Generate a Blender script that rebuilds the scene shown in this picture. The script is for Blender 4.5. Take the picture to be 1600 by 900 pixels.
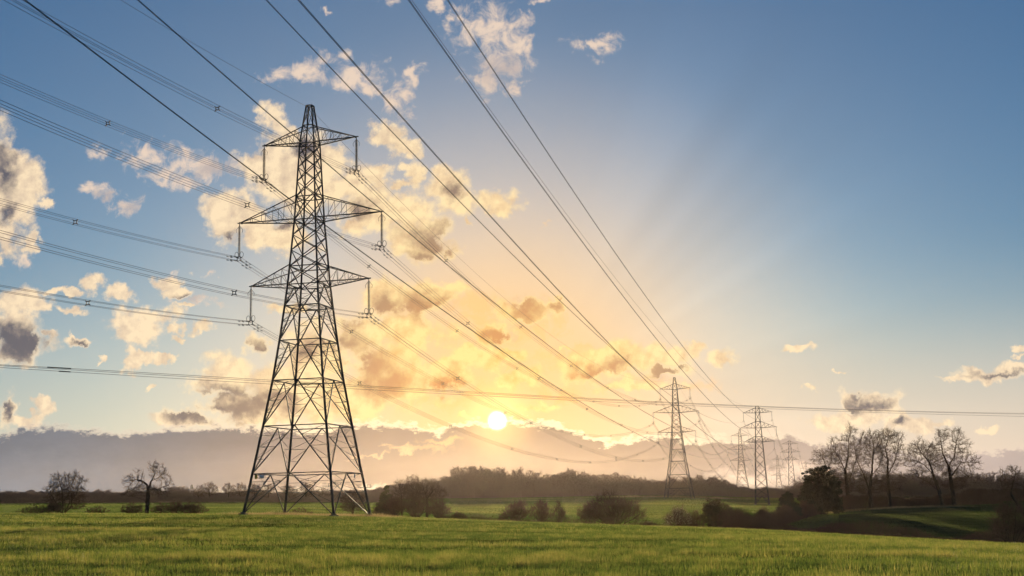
import bpy, math, random, time
import numpy as np

# ------------------------------------------------------------------ camera, sky, sun, exposure
scene = bpy.context.scene
C = scene.collection
for _o in list(bpy.data.objects):
    bpy.data.objects.remove(_o)
R = math.radians

FOC, VY, ROLL = 2016.82, 342.1, 0.0218          # photograph's focal length (px of 1600), horizon drop, roll
EYE = 1.7                                        # eye height above the crop field at the camera
PITCH = math.atan2(VY, FOC)
CA, SA, CR, SR = math.cos(PITCH), math.sin(PITCH), math.cos(ROLL), math.sin(ROLL)


def ray(px, py):
    """Measured photo position -> direction (x right, y ahead, z up), used to survey the site."""
    x, y = px - 800.0, 450.0 - py
    x, y = CR * x + SR * y, -SR * x + CR * y
    return (x / FOC, CA - y / FOC * SA, SA + y / FOC * CA)


def at(px, py, Y):
    r = ray(px, py)
    k = Y / r[1]
    return np.array([r[0] * k, Y, r[2] * k + EYE])


cam_d = bpy.data.cameras.new("camera")
cam = bpy.data.objects.new("camera", cam_d)
C.objects.link(cam)
cam.location = (0, 0, EYE)
from mathutils import Matrix, Vector
fwd = Vector((0, CA, SA)); upv = Vector((0, -SA, CA)); rgt = Vector((1, 0, 0))
# image axes rotated by ROLL about the view axis
rx = rgt * CR - upv * SR
ux = rgt * SR + upv * CR
cam.matrix_world = Matrix((
    (rx.x, ux.x, -fwd.x, 0.0),
    (rx.y, ux.y, -fwd.y, 0.0),
    (rx.z, ux.z, -fwd.z, EYE),
    (0, 0, 0, 1)))
cam_d.sensor_width = 36.0
cam_d.lens = 36.0 * FOC / 1600.0
cam_d.clip_start = 0.1
cam_d.clip_end = 20000
scene.camera = cam

scene.view_settings.view_transform = 'Standard'
scene.view_settings.look = 'None'
scene.view_settings.exposure = 1.0
scene.view_settings.gamma = 1.0
scene.view_settings.use_curve_mapping = False
scene.render.engine = 'CYCLES'
scene.cycles.use_denoising = True
scene.cycles.max_bounces = 6
scene.cycles.diffuse_bounces = 2
scene.cycles.glossy_bounces = 2
scene.cycles.transmission_bounces = 3
scene.cycles.volume_bounces = 0
scene.cycles.transparent_max_bounces = 8
scene.cycles.sample_clamp_indirect = 4.0

SUN_PX = (777.0, 657.0)
_s = np.array(ray(*SUN_PX)); _s /= np.linalg.norm(_s)
SUN_AZ = math.atan2(_s[0], _s[1]); SUN_EL = math.asin(_s[2])
LAMP_EL = R(5.2)                                 # upper limb, clear of the cloud bank
sun_d = bpy.data.lights.new("sun", 'SUN')
sun_d.energy = 4.6
sun_d.angle = R(0.5)
sun_d.color = (1.0, 0.80, 0.52)
sun = bpy.data.objects.new("sun", sun_d)
C.objects.link(sun)
sun.rotation_euler = Vector((-math.sin(SUN_AZ) * math.cos(LAMP_EL), -math.cos(SUN_AZ) * math.cos(LAMP_EL), -math.sin(LAMP_EL))).to_track_quat('-Z', 'Y').to_euler()
sun.location = (0, 0, 80)

# ---- world: Nishita sky, with the evening's clouds laid out by direction
world = bpy.data.worlds.new("World")
scene.world = world
world.use_nodes = True
NT = world.node_tree
NT.nodes.clear()


class NB:
    """tiny node builder; sockets or numbers as inputs"""
    def __init__(s, nt): s.nt = nt
    def _set(s, n, i, v):
        if isinstance(v, bpy.types.NodeSocket): s.nt.links.new(v, n.inputs[i])
        elif v is not None: n.inputs[i].default_value = v
    def math(s, op, a, b=None, c=None, clamp=False):
        n = s.nt.nodes.new('ShaderNodeMath'); n.operation = op; n.use_clamp = clamp
        for i, v in enumerate((a, b, c)): s._set(n, i, v)
        return n.outputs[0]
    def vmath(s, op, a, b=None, c=None, out=0):
        n = s.nt.nodes.new('ShaderNodeVectorMath'); n.operation = op
        for i, v in enumerate((a, b, c)):
            if v is not None: s._set(n, i, v)
        return n.outputs['Value' if op in ('LENGTH', 'DOT_PRODUCT', 'DISTANCE') else 0]
    def comb(s, x, y, z=0.0):
        n = s.nt.nodes.new('ShaderNodeCombineXYZ')
        for i, v in enumerate((x, y, z)): s._set(n, i, v)
        return n.outputs[0]
    def sep(s, v):
        n = s.nt.nodes.new('ShaderNodeSeparateXYZ'); s._set(n, 0, v)
        return n.outputs
    def noise(s, v, scale, detail=4.0, rough=0.55, dims='2D', lac=2.0, dist=0.0, w=None):
        n = s.nt.nodes.new('ShaderNodeTexNoise'); n.noise_dimensions = dims
        s._set(n, 'Vector', v)
        if w is not None: s._set(n, 'W', w)
        n.inputs['Scale'].default_value = scale; n.inputs['Detail'].default_value = detail
        n.inputs['Roughness'].default_value = rough; n.inputs['Lacunarity'].default_value = lac
        n.inputs['Distortion'].default_value = dist
        return n.outputs
    def smooth(s, v, a, b, lo=0.0, hi=1.0):
        n = s.nt.nodes.new('ShaderNodeMapRange'); n.interpolation_type = 'SMOOTHSTEP'
        s._set(n, 'Value', v)
        n.inputs['From Min'].default_value = a; n.inputs['From Max'].default_value = b
        n.inputs['To Min'].default_value = lo; n.inputs['To Max'].default_value = hi
        return n.outputs[0]
    def mixc(s, f, a, b, blend='MIX'):
        n = s.nt.nodes.new('ShaderNodeMix'); n.data_type = 'RGBA'; n.blend_type = blend
        n.clamp_factor = True
        s._set(n, 0, f); s._set(n, 6, a); s._set(n, 7, b)
        return n.outputs[2]
    def curve(s, v, pts):
        n = s.nt.nodes.new('ShaderNodeFloatCurve'); m = n.mapping; c = m.curves[0]
        m.use_clip = False
        pts = sorted(pts)
        while len(c.points) < len(pts): c.points.new(0.5, 0.5)
        for p, q in zip(c.points, pts): p.location = q; p.handle_type = 'AUTO'
        m.update()
        s._set(n, 'Factor', 1.0); s._set(n, 'Value', v)
        return n.outputs[0]
    def ramp(s, v, stops):
        n = s.nt.nodes.new('ShaderNodeValToRGB'); e = n.color_ramp.elements
        while len(e) < len(stops): e.new(0.5)
        for q, (p, c) in zip(e, stops): q.position = p; q.color = (*c, 1)
        s._set(n, 0, v)
        return n.outputs[0]


def lin(r, g, b):
    f = lambda c: (c / 255 / 12.92) if c / 255 <= 0.04045 else ((c / 255 + 0.055) / 1.055) ** 2.4
    return (f(r), f(g), f(b))


def lin4(*c): return (*lin(*c), 1.0)


def build_sky():
    b = NB(NT)
    tc = NT.nodes.new('ShaderNodeTexCoord')
    d = tc.outputs['Generated']
    sk = NT.nodes.new('ShaderNodeTexSky'); sk.sky_type = 'NISHITA'
    sk.sun_disc = False; sk.sun_elevation = SUN_EL; sk.sun_rotation = SUN_AZ
    sk.altitude = 80; sk.air_density = 1.0; sk.dust_density = 0.7; sk.ozone_density = 3.6
    x, y, z = b.sep(d)
    yy = b.math('MAXIMUM', y, 0.05)
    pa = b.math('DIVIDE', x, yy)
    pb = b.math('DIVIDE', z, yy)
    front = b.smooth(y, 0.15, 0.45)
    P0 = b.comb(pa, pb, 0.0)
    # sun-angle terms
    cosg = b.vmath('DOT_PRODUCT', d, tuple(_s))
    gam = b.math('ARCCOSINE', b.math('MINIMUM', cosg, 0.9999999))
    S = 1.0 / FOC / CA * 1.0

    # domain warp -> ragged outlines
    wn = b.noise(P0, 22.0, 3.0, 0.6)[1]
    wv = b.vmath('SUBTRACT', wn, (0.5, 0.5, 0.5))
    wv = b.vmath('MULTIPLY', wv, (0.030, 0.022, 0.0))
    wn2 = b.noise(b.vmath('ADD', P0, (5.3, 2.9, 0)), 85.0, 4.0, 0.6)[1]
    wv2 = b.vmath('MULTIPLY', b.vmath('SUBTRACT', wn2, (0.5, 0.5, 0.5)), (0.017, 0.014, 0.0))
    P = b.vmath('ADD', b.vmath('ADD', P0, wv), wv2)
    P = b.vmath('MULTIPLY', P, (1.0, 1.0, 0.0))

    def field(blobs, grow=1.0, k=0.25):
        run = None
        for (px, py, rx_, ry_) in blobs:
            r = ray(px, py); a0, b0 = r[0] / r[1], r[2] / r[1]
            sx, sy = 1.0 / (rx_ * grow * S), 1.0 / (ry_ * grow * S)
            q = b.vmath('MULTIPLY_ADD', P, (sx, sy, 0.0), (-a0 * sx, -b0 * sy, 0.0))
            l = b.vmath('LENGTH', q)
            run = l if run is None else b.math('SMOOTH_MIN', run, l, k)
        return b.math('SUBTRACT', 1.0, run)

    cum = field(CUMULUS, 1.38)
    wis = field(WISPS, 1.25)
    shd = field(SHADES, 1.35)
    n1 = b.noise(P0, 28.0, 10.0, 0.62)[0]
    n2 = b.noise(b.vmath('ADD', P0, (3.1, 1.7, 0)), 60.0, 8.0, 0.64, dist=0.35)[0]
    nb = b.noise(b.vmath('ADD', P0, (7.7, 4.2, 0)), 30.0, 8.0, 0.60)[0]
    # fractal billows seen from a step towards the sun: gives the lit side of each puff
    r = ray(*SUN_PX); sa, sb = r[0] / r[1], r[2] / r[1]
    tosun = b.vmath('NORMALIZE', b.vmath('SUBTRACT', (sa, sb, 0.0), P0))
    n1s = b.noise(b.vmath('MULTIPLY_ADD', tosun, (0.0055, 0.0055, 0.0), P0), 28.0, 8.0, 0.60)[0]
    puff = b.math('SUBTRACT', n1, n1s)                                  # >0 : faces the sun

    dc = b.math('MULTIPLY_ADD', b.math('SUBTRACT', n1, 0.5), 3.3, b.math('MULTIPLY', cum, 1.75))
    a_c = b.smooth(dc, -0.05, 0.95)
    thick = b.smooth(dc, 0.25, 1.3)
    dw = b.math('MULTIPLY_ADD', b.math('SUBTRACT', n2, 0.52), 1.9, b.math('MULTIPLY', wis, 0.75))
    a_w = b.math('MULTIPLY', b.smooth(dw, 0.0, 0.75), 0.92)
    sh = b.math('MULTIPLY_ADD', b.math('SUBTRACT', nb, 0.5), 1.9, shd)
    a_s = b.smooth(sh, -0.15, 0.95)

    near = b.smooth(gam, 0.03, 0.30, 1.0, 0.0)
    near2 = b.smooth(gam, 0.02, 0.17, 1.0, 0.0)

    # ---- clear sky
    base = b.vmath('MULTIPLY', sk.outputs[0], SKY_TINT)
    el = b.math('ARCTANGENT', b.math('DIVIDE', z, b.math('MAXIMUM', b.math('SQRT', b.math('ADD', b.math('MULTIPLY', x, x), b.math('MULTIPLY', y, y))), 0.001)))
    return dict(b=b, base=base, el=el, gam=gam, front=front, a_c=a_c, thick=thick, a_w=a_w, a_s=a_s, near=near,
                near2=near2, puff=puff, n1=n1, n2=n2, nb=nb, pa=pa, pb=pb, P0=P0, P=P, S=S, sa=sa, sb=sb, d=d, field=field)

# survey of the clouds: centre and half-axes as measured on the photograph, turned into sky directions
CUMULUS = [
 # big cloud at the left edge
 (4,300,46,92),(34,292,22,48),(14,248,28,40),(8,365,22,42),(73,318,15,8),(2,405,13,11),(50,375,10,14),
 (30,472,40,24),(62,482,20,12),(20,510,52,32),(40,545,38,26),(75,527,14,8),
 # scattered puffs left of the tower
 (140,438,23,13),(190,457,21,13),(97,456,20,6),(262,438,18,11),(282,456,20,8),(238,488,22,16),(225,510,40,24),(256,492,20,14),(200,528,20,12),(268,515,12,10),
 (115,486,19,7),(128,534,20,6),(200,566,13,15),(222,560,14,9),(250,557,13,7),(152,560,7,6),(308,513,17,10),(284,478,12,4),(272,530,10,6),
 (12,640,15,26),(36,655,22,9),(64,635,20,13),(228,602,9,4),
 # tower clouds
 (432,190,20,22),(450,212,24,20),(398,262,22,20),(430,262,42,45),(478,250,36,50),(470,300,45,36),(538,290,48,42),(522,245,30,26),
 (590,280,20,24),(566,322,44,36),(602,342,34,24),(550,352,20,18),
 (366,325,42,26),(352,352,22,34),(440,372,46,20),(395,345,30,22),
 (640,340,42,30),(678,356,28,20),(650,376,48,24),(604,208,28,16),(634,228,22,12),(646,268,14,20),(628,290,16,8),
 (702,290,40,28),(724,318,38,22),(770,314,32,20),(688,268,22,18),(790,322,11,14),(730,345,10,12),
 # gold clouds between the tower and the sun
 (650,470,62,30),(690,465,42,20),(602,462,32,26),(720,450,18,12),(620,520,80,26),(560,530,48,30),(600,575,52,40),(640,596,40,30),
 (690,592,40,30),(500,620,60,40),(440,600,56,46),(470,545,36,28),(404,538,17,20),(372,592,50,32),(322,602,32,13),(350,628,40,16),(400,645,80,18),
 (442,482,24,7),(500,560,60,34),(560,620,60,34),(430,660,40,10),(290,655,46,12),
 (700,568,46,9),(752,556,42,10),(800,552,28,15),(780,520,30,14),(815,590,28,13),(820,482,34,16),(858,474,18,10),(880,543,10,3),(792,590,12,4),
 (960,558,60,18),(915,578,50,20),(1030,556,42,14),(960,572,24,12),(1035,577,34,9),(1080,549,14,9),(1126,553,26,13),(1000,600,60,10),
 (832,635,26,9),(858,631,14,7),(720,652,12,4),
 # right of the pylons
 (1246,541,17,6),(1263,612,9,5),(1311,574,9,2.5),(1332,618,24,14),(1358,625,36,15),(1382,632,18,11),(1300,662,36,12),(1335,650,40,10),(1402,662,14,11),
 (1470,666,18,8),(1540,672,16,7),(1550,580,56,9),(1582,572,34,10),(1492,588,24,3.5),(1596,542,16,5),(1600,552,14,2.5),(1440,672,30,14),
]
WISPS = [
 (768,45,56,44),(742,36,34,22),(805,34,32,22),(775,98,44,42),(800,112,22,40),(758,125,26,34),(815,80,20,30),
 (925,68,38,15),(948,80,20,20),(612,6,22,13),(680,8,16,13),(700,30,14,16),(500,94,30,20),(466,112,50,20),
 (555,116,48,28),(578,140,32,18),(545,90,18,20),(620,152,24,36),(642,114,16,16),(506,18,9,6),(845,0,30,6),
 (284,258,48,26),(238,240,46,26),(302,280,46,18),(335,268,46,16),(252,272,34,18),(145,296,22,13),(172,300,26,11),(200,318,26,16),(150,240,20,14),
 (262,425,14,8),(320,430,12,8),(40,405,12,12),(300,470,34,8),(840,352,10,5),
 (740,480,60,36),(820,500,70,40),(900,560,90,26),(700,620,80,28),(770,604,60,22),(1000,592,90,16),(560,690,60,8),(880,610,60,16),(1090,600,50,14),
]
SHADES = [
 (8,268,20,40),(0,330,14,26),(32,545,56,30),(10,530,34,18),(50,590,40,10),(10,640,10,20),
 (300,465,30,9),(170,302,20,8),(335,270,44,13),(210,320,26,14),
 (672,374,52,22),(640,400,46,16),(560,330,24,16),(445,355,18,10),(715,300,20,16),(350,375,24,8),(470,230,14,20),
 (660,478,62,28),(690,468,30,16),(610,480,24,16),
 (404,545,18,20),(520,530,44,22),(585,575,52,34),(620,596,36,26),(548,500,18,20),
 (350,614,46,14),(330,630,50,10),(400,640,80,16),(440,625,46,10),(480,545,20,16),(300,650,50,14),
 (960,573,24,12),(1036,577,36,9),(820,482,40,22),(858,474,22,12),(780,520,34,10),(920,580,52,14),
 (1362,630,38,12),(1345,615,18,9),(1402,664,12,9),(1560,580,46,5),(785,110,36,26),(128,536,14,4),(690,600,34,18),
]
SKY_TINT = (0.100, 0.121, 0.133)


def finish_sky(D):
    b = D['b']
    mix = b.mixc
    # warmth: broad veil of lit air round the low sun
    gam, el = D['gam'], D['el']
    # elliptical: veil spreads more upwards to the right of the sun
    base = D['base']
    wide = b.smooth(gam, 0.02, 0.32, 1.0, 0.0)
    low = b.smooth(el, 0.015, 0.20, 1.0, 0.0)
    low2 = b.smooth(el, 0.0, 0.15, 1.0, 0.0)
    # slant rays fanning out of the cloud top
    ang = b.math('ARCTAN2', b.math('SUBTRACT', D['pb'], D['sb']), b.math('SUBTRACT', D['pa'], D['sa']))
    fan = b.noise(b.comb(ang, 0.0, 0.0), 3.2, 2.0, 0.55, dims='2D')[0]
    fan = b.smooth(fan, 0.36, 0.66)
    fanw = b.math('MULTIPLY', b.smooth(gam, 0.08, 0.17), b.smooth(gam, 0.22, 0.42, 1.0, 0.0))
    fanw = b.math('MULTIPLY', fanw, b.smooth(D['pa'], 0.02, 0.14))
    sky = base
    sky = mix(b.math('MULTIPLY', low, 0.62), sky, lin4(206, 204, 200))
    sky = mix(b.math('MULTIPLY', b.math('MULTIPLY', low2, b.smooth(D['pa'], -0.30, 0.10)), 0.85), sky, lin4(232, 210, 190))
    sky = mix(b.math('MULTIPLY', wide, 0.88), sky, lin4(230, 198, 168))
    sky = mix(b.math('MULTIPLY', b.smooth(gam, 0.0, 0.20, 1.0, 0.0), 0.88), sky, lin4(249, 196, 116))
    ray_f = b.math('MULTIPLY', fanw, b.math('SUBTRACT', fan, 0.45))
    sky = b.vmath('SCALE', sky, None); 
    n = sky.node; n.inputs['Scale'].default_value = 1.0
    NT.links.new(b.math('MULTIPLY_ADD', ray_f, 0.14, 1.0), n.inputs['Scale'])

    near, near2 = D['near'], D['near2']
    # cloud colours: bright rim/face and shaded body, both warming towards the sun
    bright = mix(near, lin4(254, 228, 190), lin4(255, 224, 152))
    bright = mix(near2, bright, lin4(255, 218, 134))
    dark = mix(near, lin4(98, 95, 104), lin4(184, 146, 106))
    dark = mix(near2, dark, lin4(204, 134, 66))
    mid = mix(near2, mix(near, lin4(206, 184, 162), lin4(238, 190, 122)), lin4(244, 184, 96))
    # self-shading
    lit = b.math('MULTIPLY_ADD', D['puff'], 4.2, 0.76, clamp=True)
    body = mix(lit, mid, bright)
    shade = b.math('MULTIPLY', D['a_s'], b.smooth(b.math('MULTIPLY_ADD', D['puff'], -1.0, D['thick']), 0.02, 0.6))
    body = mix(shade, body, dark)
    wcol = mix(b.math('MULTIPLY', D['a_s'], 0.75), mix(near, lin4(238, 214, 192), lin4(250, 194, 116)), lin4(176, 166, 166))
    sky = mix(D['a_w'], sky, wcol)
    sky = mix(b.math('MULTIPLY', D['a_c'], 0.95), sky, body)

    # ---- low cloud bank along the horizon
    prof = [(-200,685),(0,680),(40,668),(80,665),(140,673),(210,677),(250,672),(300,668),(350,666),(400,668),(470,670),(520,668),(560,662),(600,662),(650,668),
            (690,672),(712,664),(760,662),(800,659),(830,659),(880,667),(920,682),(960,691),(980,686),(1010,681),(1045,681),(1080,690),(1110,685),(1150,688),(1200,684),
            (1240,678),(1275,695),(1310,690),(1350,684),(1400,704),(1440,712),(1480,706),(1520,708),(1560,704),(1600,700),(1800,704)]
    pts = []
    for px, py in prof:
        r = ray(px, py); pts.append((r[0] / r[1] + 0.6, (r[2] / r[1]) * 5.0))
    top = b.curve(b.math('ADD', D['pa'], 0.6), pts)
    top = b.math('MULTIPLY', top, 0.2)
    edge = b.noise(b.vmath('MULTIPLY', D['P0'], (1.0, 2.0, 1.0)), 80.0, 8.0, 0.66)[0]
    h = b.math('SUBTRACT', top, D['pb'])
    h = b.math('MULTIPLY_ADD', b.math('SUBTRACT', edge, 0.5), 0.021, h)
    bank = b.smooth(h, -0.0018, 0.0040)
    rim = b.math('MULTIPLY', b.smooth(h, -0.0035, 0.0002), b.smooth(h, 0.0004, 0.0042, 1.0, 0.0))
    rgtf = b.smooth(D['pa'], 0.05, 0.36)
    side = b.smooth(D['pa'], -0.38, -0.06)
    depth = b.smooth(h, 0.0, 0.045)
    bcol = mix(side, lin4(98, 108, 124), lin4(124, 108, 100))
    bcol = mix(b.math('MULTIPLY', depth, 0.55), bcol, mix(side, lin4(132, 139, 150), lin4(146, 126, 112)))
    bcol = mix(rgtf, bcol, lin4(174, 160, 158))
    bcol = mix(b.math('MULTIPLY', b.smooth(gam, 0.0, 0.055, 1.0, 0.0), 0.3), bcol, lin4(226, 176, 116))
    mott = b.noise(b.vmath('MULTIPLY', D['P0'], (1.0, 2.6, 1.0)), 24.0, 6.0, 0.55)[0]
    bcol = b.vmath('SCALE', bcol); NT.links.new(b.math('MULTIPLY_ADD', b.math('SUBTRACT', mott, 0.5), 0.34, 1.0), bcol.node.inputs['Scale'])
    # thin bright gap in the bank and the clear strip under it
    gap = D['field']([(640,706,70,6),(690,694,34,6),(600,700,30,5),(580,712,40,4)], 1.0)
    gap = b.smooth(b.math('MULTIPLY_ADD', b.math('SUBTRACT', D['n1'], 0.5), 1.6, gap), 0.0, 1.0)
    strip = D['field']([(430,776,120,13),(640,770,120,10),(740,764,80,9),(590,776,60,10),(370,776,60,11),(1190,744,90,18),(1255,735,60,20)], 1.0)
    strip = b.smooth(b.math('MULTIPLY_ADD', b.math('SUBTRACT', edge, 0.5), 1.0, strip), -0.2, 0.9)
    bank_a = b.math('MULTIPLY', bank, mix(rgtf, (0.96,)*3 + (1,), (0.80,)*3 + (1,)))
    bank_a = b.math('MULTIPLY', bank_a, b.math('MULTIPLY_ADD', gap, -0.75, 1.0))
    sky = mix(bank_a, sky, bcol)
    sky = mix(b.math('MULTIPLY', rim, b.smooth(gam, 0.04, 0.40, 0.9, 0.25)), sky, mix(near, lin4(236, 216, 196), lin4(255, 236, 190)))
    sky = mix(b.math('MULTIPLY', strip, 0.85), sky, mix(b.smooth(D['pa'], 0.0, 0.2), lin4(255, 234, 200), lin4(250, 222, 196)))

    # ---- the sun itself, half veiled by the bank's top, and its aureole
    disc = b.smooth(gam, 0.0010, 0.0088, 1.0, 0.0)
    aur = b.smooth(gam, 0.004, 0.045, 1.0, 0.0)
    aur = b.math('MULTIPLY', aur, aur)
    sky = b.vmath('ADD', sky, b.vmath('SCALE', tuple(lin(255, 200, 110)), None))
    NT.links.new(b.math('MULTIPLY', aur, 0.6), sky.node.inputs[1].links[0].from_node.inputs['Scale'])
    sky = mix(disc, sky, (6.0, 5.2, 3.6, 1.0))
    # behind and below: plain Nishita
    sky = mix(D['front'], D['base'], sky)
    out = b.vmath('SCALE', sky); out.node.inputs['Scale'].default_value = 0.5 / SKY_STRENGTH      # exposure +1
    bg = NT.nodes.new('ShaderNodeBackground'); bg.inputs['Strength'].default_value = SKY_STRENGTH
    NT.links.new(out, bg.inputs[0])
    wo = NT.nodes.new('ShaderNodeOutputWorld')
    NT.links.new(bg.outputs[0], wo.inputs[0])


SKY_STRENGTH = 0.05
HAZE = 0.000011
finish_sky(build_sky())
world.cycles.sampling_method = 'MANUAL'
world.cycles.sample_map_resolution = 512

# ------------------------------------------------------------------ helpers
rng = np.random.default_rng(7)


def tag(o, label=None, cat=None, group=None, kind=None):
    if label: o['label'] = label
    if cat: o['category'] = cat
    if group: o['group'] = group
    if kind: o['kind'] = kind
    return o


def raw_mesh(name, verts, faces_flat, loop_tot, mat=None, attr=None, smooth=False):
    """mesh from flat numpy arrays; loop_tot = vertices per face (constant)"""
    me = bpy.data.meshes.new(name)
    v = np.ascontiguousarray(verts, np.float32); f = np.ascontiguousarray(faces_flat, np.int32).ravel()
    nf = len(f) // loop_tot
    me.vertices.add(len(v)); me.vertices.foreach_set('co', v.ravel())
    me.loops.add(len(f)); me.loops.foreach_set('vertex_index', f)
    me.polygons.add(nf)
    me.polygons.foreach_set('loop_start', np.arange(nf, dtype=np.int32) * loop_tot)
    me.polygons.foreach_set('loop_total', np.full(nf, loop_tot, np.int32))
    if smooth: me.polygons.foreach_set('use_smooth', np.ones(nf, bool))
    if attr is not None:
        for k, a in attr.items():
            at_ = me.attributes.new(k, 'FLOAT', 'POINT'); at_.data.foreach_set('value', np.ascontiguousarray(a, np.float32))
    me.update(calc_edges=True)
    if mat: me.materials.append(mat)
    return me


def link(name, me, parent=None, loc=None):
    o = bpy.data.objects.new(name, me); C.objects.link(o)
    if parent is not None: o.parent = parent
    if loc is not None: o.location = loc
    return o


def empty(name, loc, rz=0.0):
    o = bpy.data.objects.new(name, None); C.objects.link(o)
    o.location = loc; o.rotation_euler = (0, 0, rz); o.empty_display_size = 0.5
    return o


def copy_tree(o, parent=None):
    c = o.copy(); C.objects.link(c)
    if parent is not None: c.parent = parent
    for ch in list(o.children):
        copy_tree(ch, c)
    return c


def tube_arrays(p0, p1, r0, r1, k=3, spin=None):
    """open k-sided tapered tubes for N segments -> verts (N*2k,3), quads"""
    p0 = np.asarray(p0, float).reshape(-1, 3); p1 = np.asarray(p1, float).reshape(-1, 3)
    n = len(p0); r0 = np.broadcast_to(r0, n); r1 = np.broadcast_to(r1, n)
    d = p1 - p0; L = np.linalg.norm(d, axis=1, keepdims=True); L[L == 0] = 1e-6; d = d / L
    ref = np.where(np.abs(d[:, 2:3]) > 0.9, np.array([[1., 0, 0]]), np.array([[0, 0, 1.]]))
    a = np.cross(ref, d); a /= np.linalg.norm(a, axis=1, keepdims=True); b = np.cross(d, a)
    ang = np.arange(k) * 2 * np.pi / k + (np.pi / k if spin is None else spin)
    ca, sa = np.cos(ang), np.sin(ang)
    ring = a[:, None, :] * ca[None, :, None] + b[:, None, :] * sa[None, :, None]
    v0 = p0[:, None, :] + ring * np.asarray(r0)[:, None, None]
    v1 = p1[:, None, :] + ring * np.asarray(r1)[:, None, None]
    v = np.concatenate([v0, v1], 1).reshape(-1, 3)
    j = np.arange(k); jn = (j + 1) % k
    q = np.stack([j, jn, jn + k, j + k], 1)
    f = (q[None] + (np.arange(n) * 2 * k)[:, None, None]).reshape(-1, 4)
    return v, f


def tubes(name, segs, mat, k=4, parent=None):
    """segs: list of (p0,p1,r0[,r1]) -> one mesh object of square/round bars"""
    p0 = np.array([s[0] for s in segs], float); p1 = np.array([s[1] for s in segs], float)
    r0 = np.array([s[2] for s in segs], float); r1 = np.array([s[3] if len(s) > 3 else s[2] for s in segs], float)
    v, f = tube_arrays(p0, p1, r0, r1, k)
    return link(name, raw_mesh(name, v, f, 4, mat), parent)


def box_arrays(c, sx, sy, sz):
    s = np.array([[x, y, z] for x in (-1, 1) for y in (-1, 1) for z in (-1, 1)], float) * np.array([sx, sy, sz]) / 2
    v = s + np.asarray(c, float)
    f = np.array([[0, 1, 3, 2], [4, 6, 7, 5], [0, 4, 5, 1], [2, 3, 7, 6], [0, 2, 6, 4], [1, 5, 7, 3]])
    return v, f


def join_arrays(parts):
    V, F, o = [], [], 0
    for v, f in parts:
        V.append(v); F.append(f + o); o += len(v)
    return np.concatenate(V), np.concatenate(F)


# value noise on a lattice, for crop vigour and plant placement
_lat = np.random.default_rng(11).random((256, 256))


def vnoise(x, y):
    xi, yi = np.floor(x).astype(int), np.floor(y).astype(int)
    fx, fy = x - xi, y - yi
    fx = fx * fx * (3 - 2 * fx); fy = fy * fy * (3 - 2 * fy)
    g = lambda a, c: _lat[a & 255, c & 255]
    return (g(xi, yi) * (1 - fx) + g(xi + 1, yi) * fx) * (1 - fy) + (g(xi, yi + 1) * (1 - fx) + g(xi + 1, yi + 1) * fx) * fy


def fbm(x, y, o=4):
    s, a, t = 0, 1.0, 0
    for i in range(o):
        s = s + a * vnoise(x * 2 ** i + 17.3 * i, y * 2 ** i + 9.1 * i); t += a; a *= 0.5
    return s / t


# ------------------------------------------------------------------ materials
def new_mat(name):
    m = bpy.data.materials.new(name); m.use_nodes = True; m.node_tree.nodes.clear()
    return m, NB(m.node_tree)


def out_surface(m, sh):
    o = m.node_tree.nodes.new('ShaderNodeOutputMaterial'); m.node_tree.links.new(sh, o.inputs[0])


def principled(name, col_fn, rough=0.8, metal=0.0, spec=0.3, bump=None):
    m, b = new_mat(name)
    p = m.node_tree.nodes.new('ShaderNodeBsdfPrincipled')
    c = col_fn(b) if callable(col_fn) else col_fn
    b._set(p, 0, c if isinstance(c, bpy.types.NodeSocket) else (*c, 1))
    p.inputs['Roughness'].default_value = rough; p.inputs['Metallic'].default_value = metal
    p.inputs['Specular IOR Level'].default_value = spec
    out_surface(m, p.outputs[0])
    return m


def objco(b):
    return b.nt.nodes.new('ShaderNodeTexCoord').outputs['Object']


def noise_ramp(scale, stops, detail=4, rough=0.6, sc=None):
    def fn(b):
        v = objco(b)
        if sc: v = b.vmath('MULTIPLY', v, sc)
        return b.ramp(b.noise(v, scale, detail, rough, dims='3D')[0], stops)
    return fn


STEEL = principled('weathered_steel', noise_ramp(0.9, [(0.3, (0.030, 0.029, 0.029)), (0.55, (0.048, 0.047, 0.049)), (0.75, (0.070, 0.070, 0.074))]), 0.6, 0.0, 0.3)
WIRE = principled('aluminium_wire', noise_ramp(0.5, [(0.3, (0.045, 0.043, 0.043)), (0.7, (0.07, 0.068, 0.068))]), 0.8, 0.0, 0.15)
GLASS_INS = principled('insulator_glaze', noise_ramp(3.0, [(0.3, (0.025, 0.02, 0.02)), (0.7, (0.05, 0.035, 0.03))]), 0.3, 0.0, 0.5)
CONCRETE = principled('concrete', noise_ramp(4.0, [(0.3, (0.10, 0.095, 0.08)), (0.7, (0.16, 0.15, 0.13))]), 0.9)
SIGN_Y = principled('yellow_enamel', noise_ramp(6.0, [(0.3, (0.55, 0.36, 0.03)), (0.7, (0.62, 0.42, 0.05))]), 0.4)
SIGN_W = principled('white_enamel', noise_ramp(6.0, [(0.3, (0.62, 0.64, 0.68)), (0.7, (0.74, 0.76, 0.8))]), 0.4)
BARK = principled('bark', noise_ramp(2.5, [(0.3, (0.045, 0.032, 0.024)), (0.6, (0.085, 0.062, 0.046)), (0.8, (0.12, 0.095, 0.070))], sc=(3, 3, 0.6)), 0.9, 0, 0.2)
TWIG = principled('twig_bark', noise_ramp(0.6, [(0.3, (0.070, 0.044, 0.030)), (0.7, (0.125, 0.082, 0.055))]), 0.85, 0, 0.2)
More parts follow.
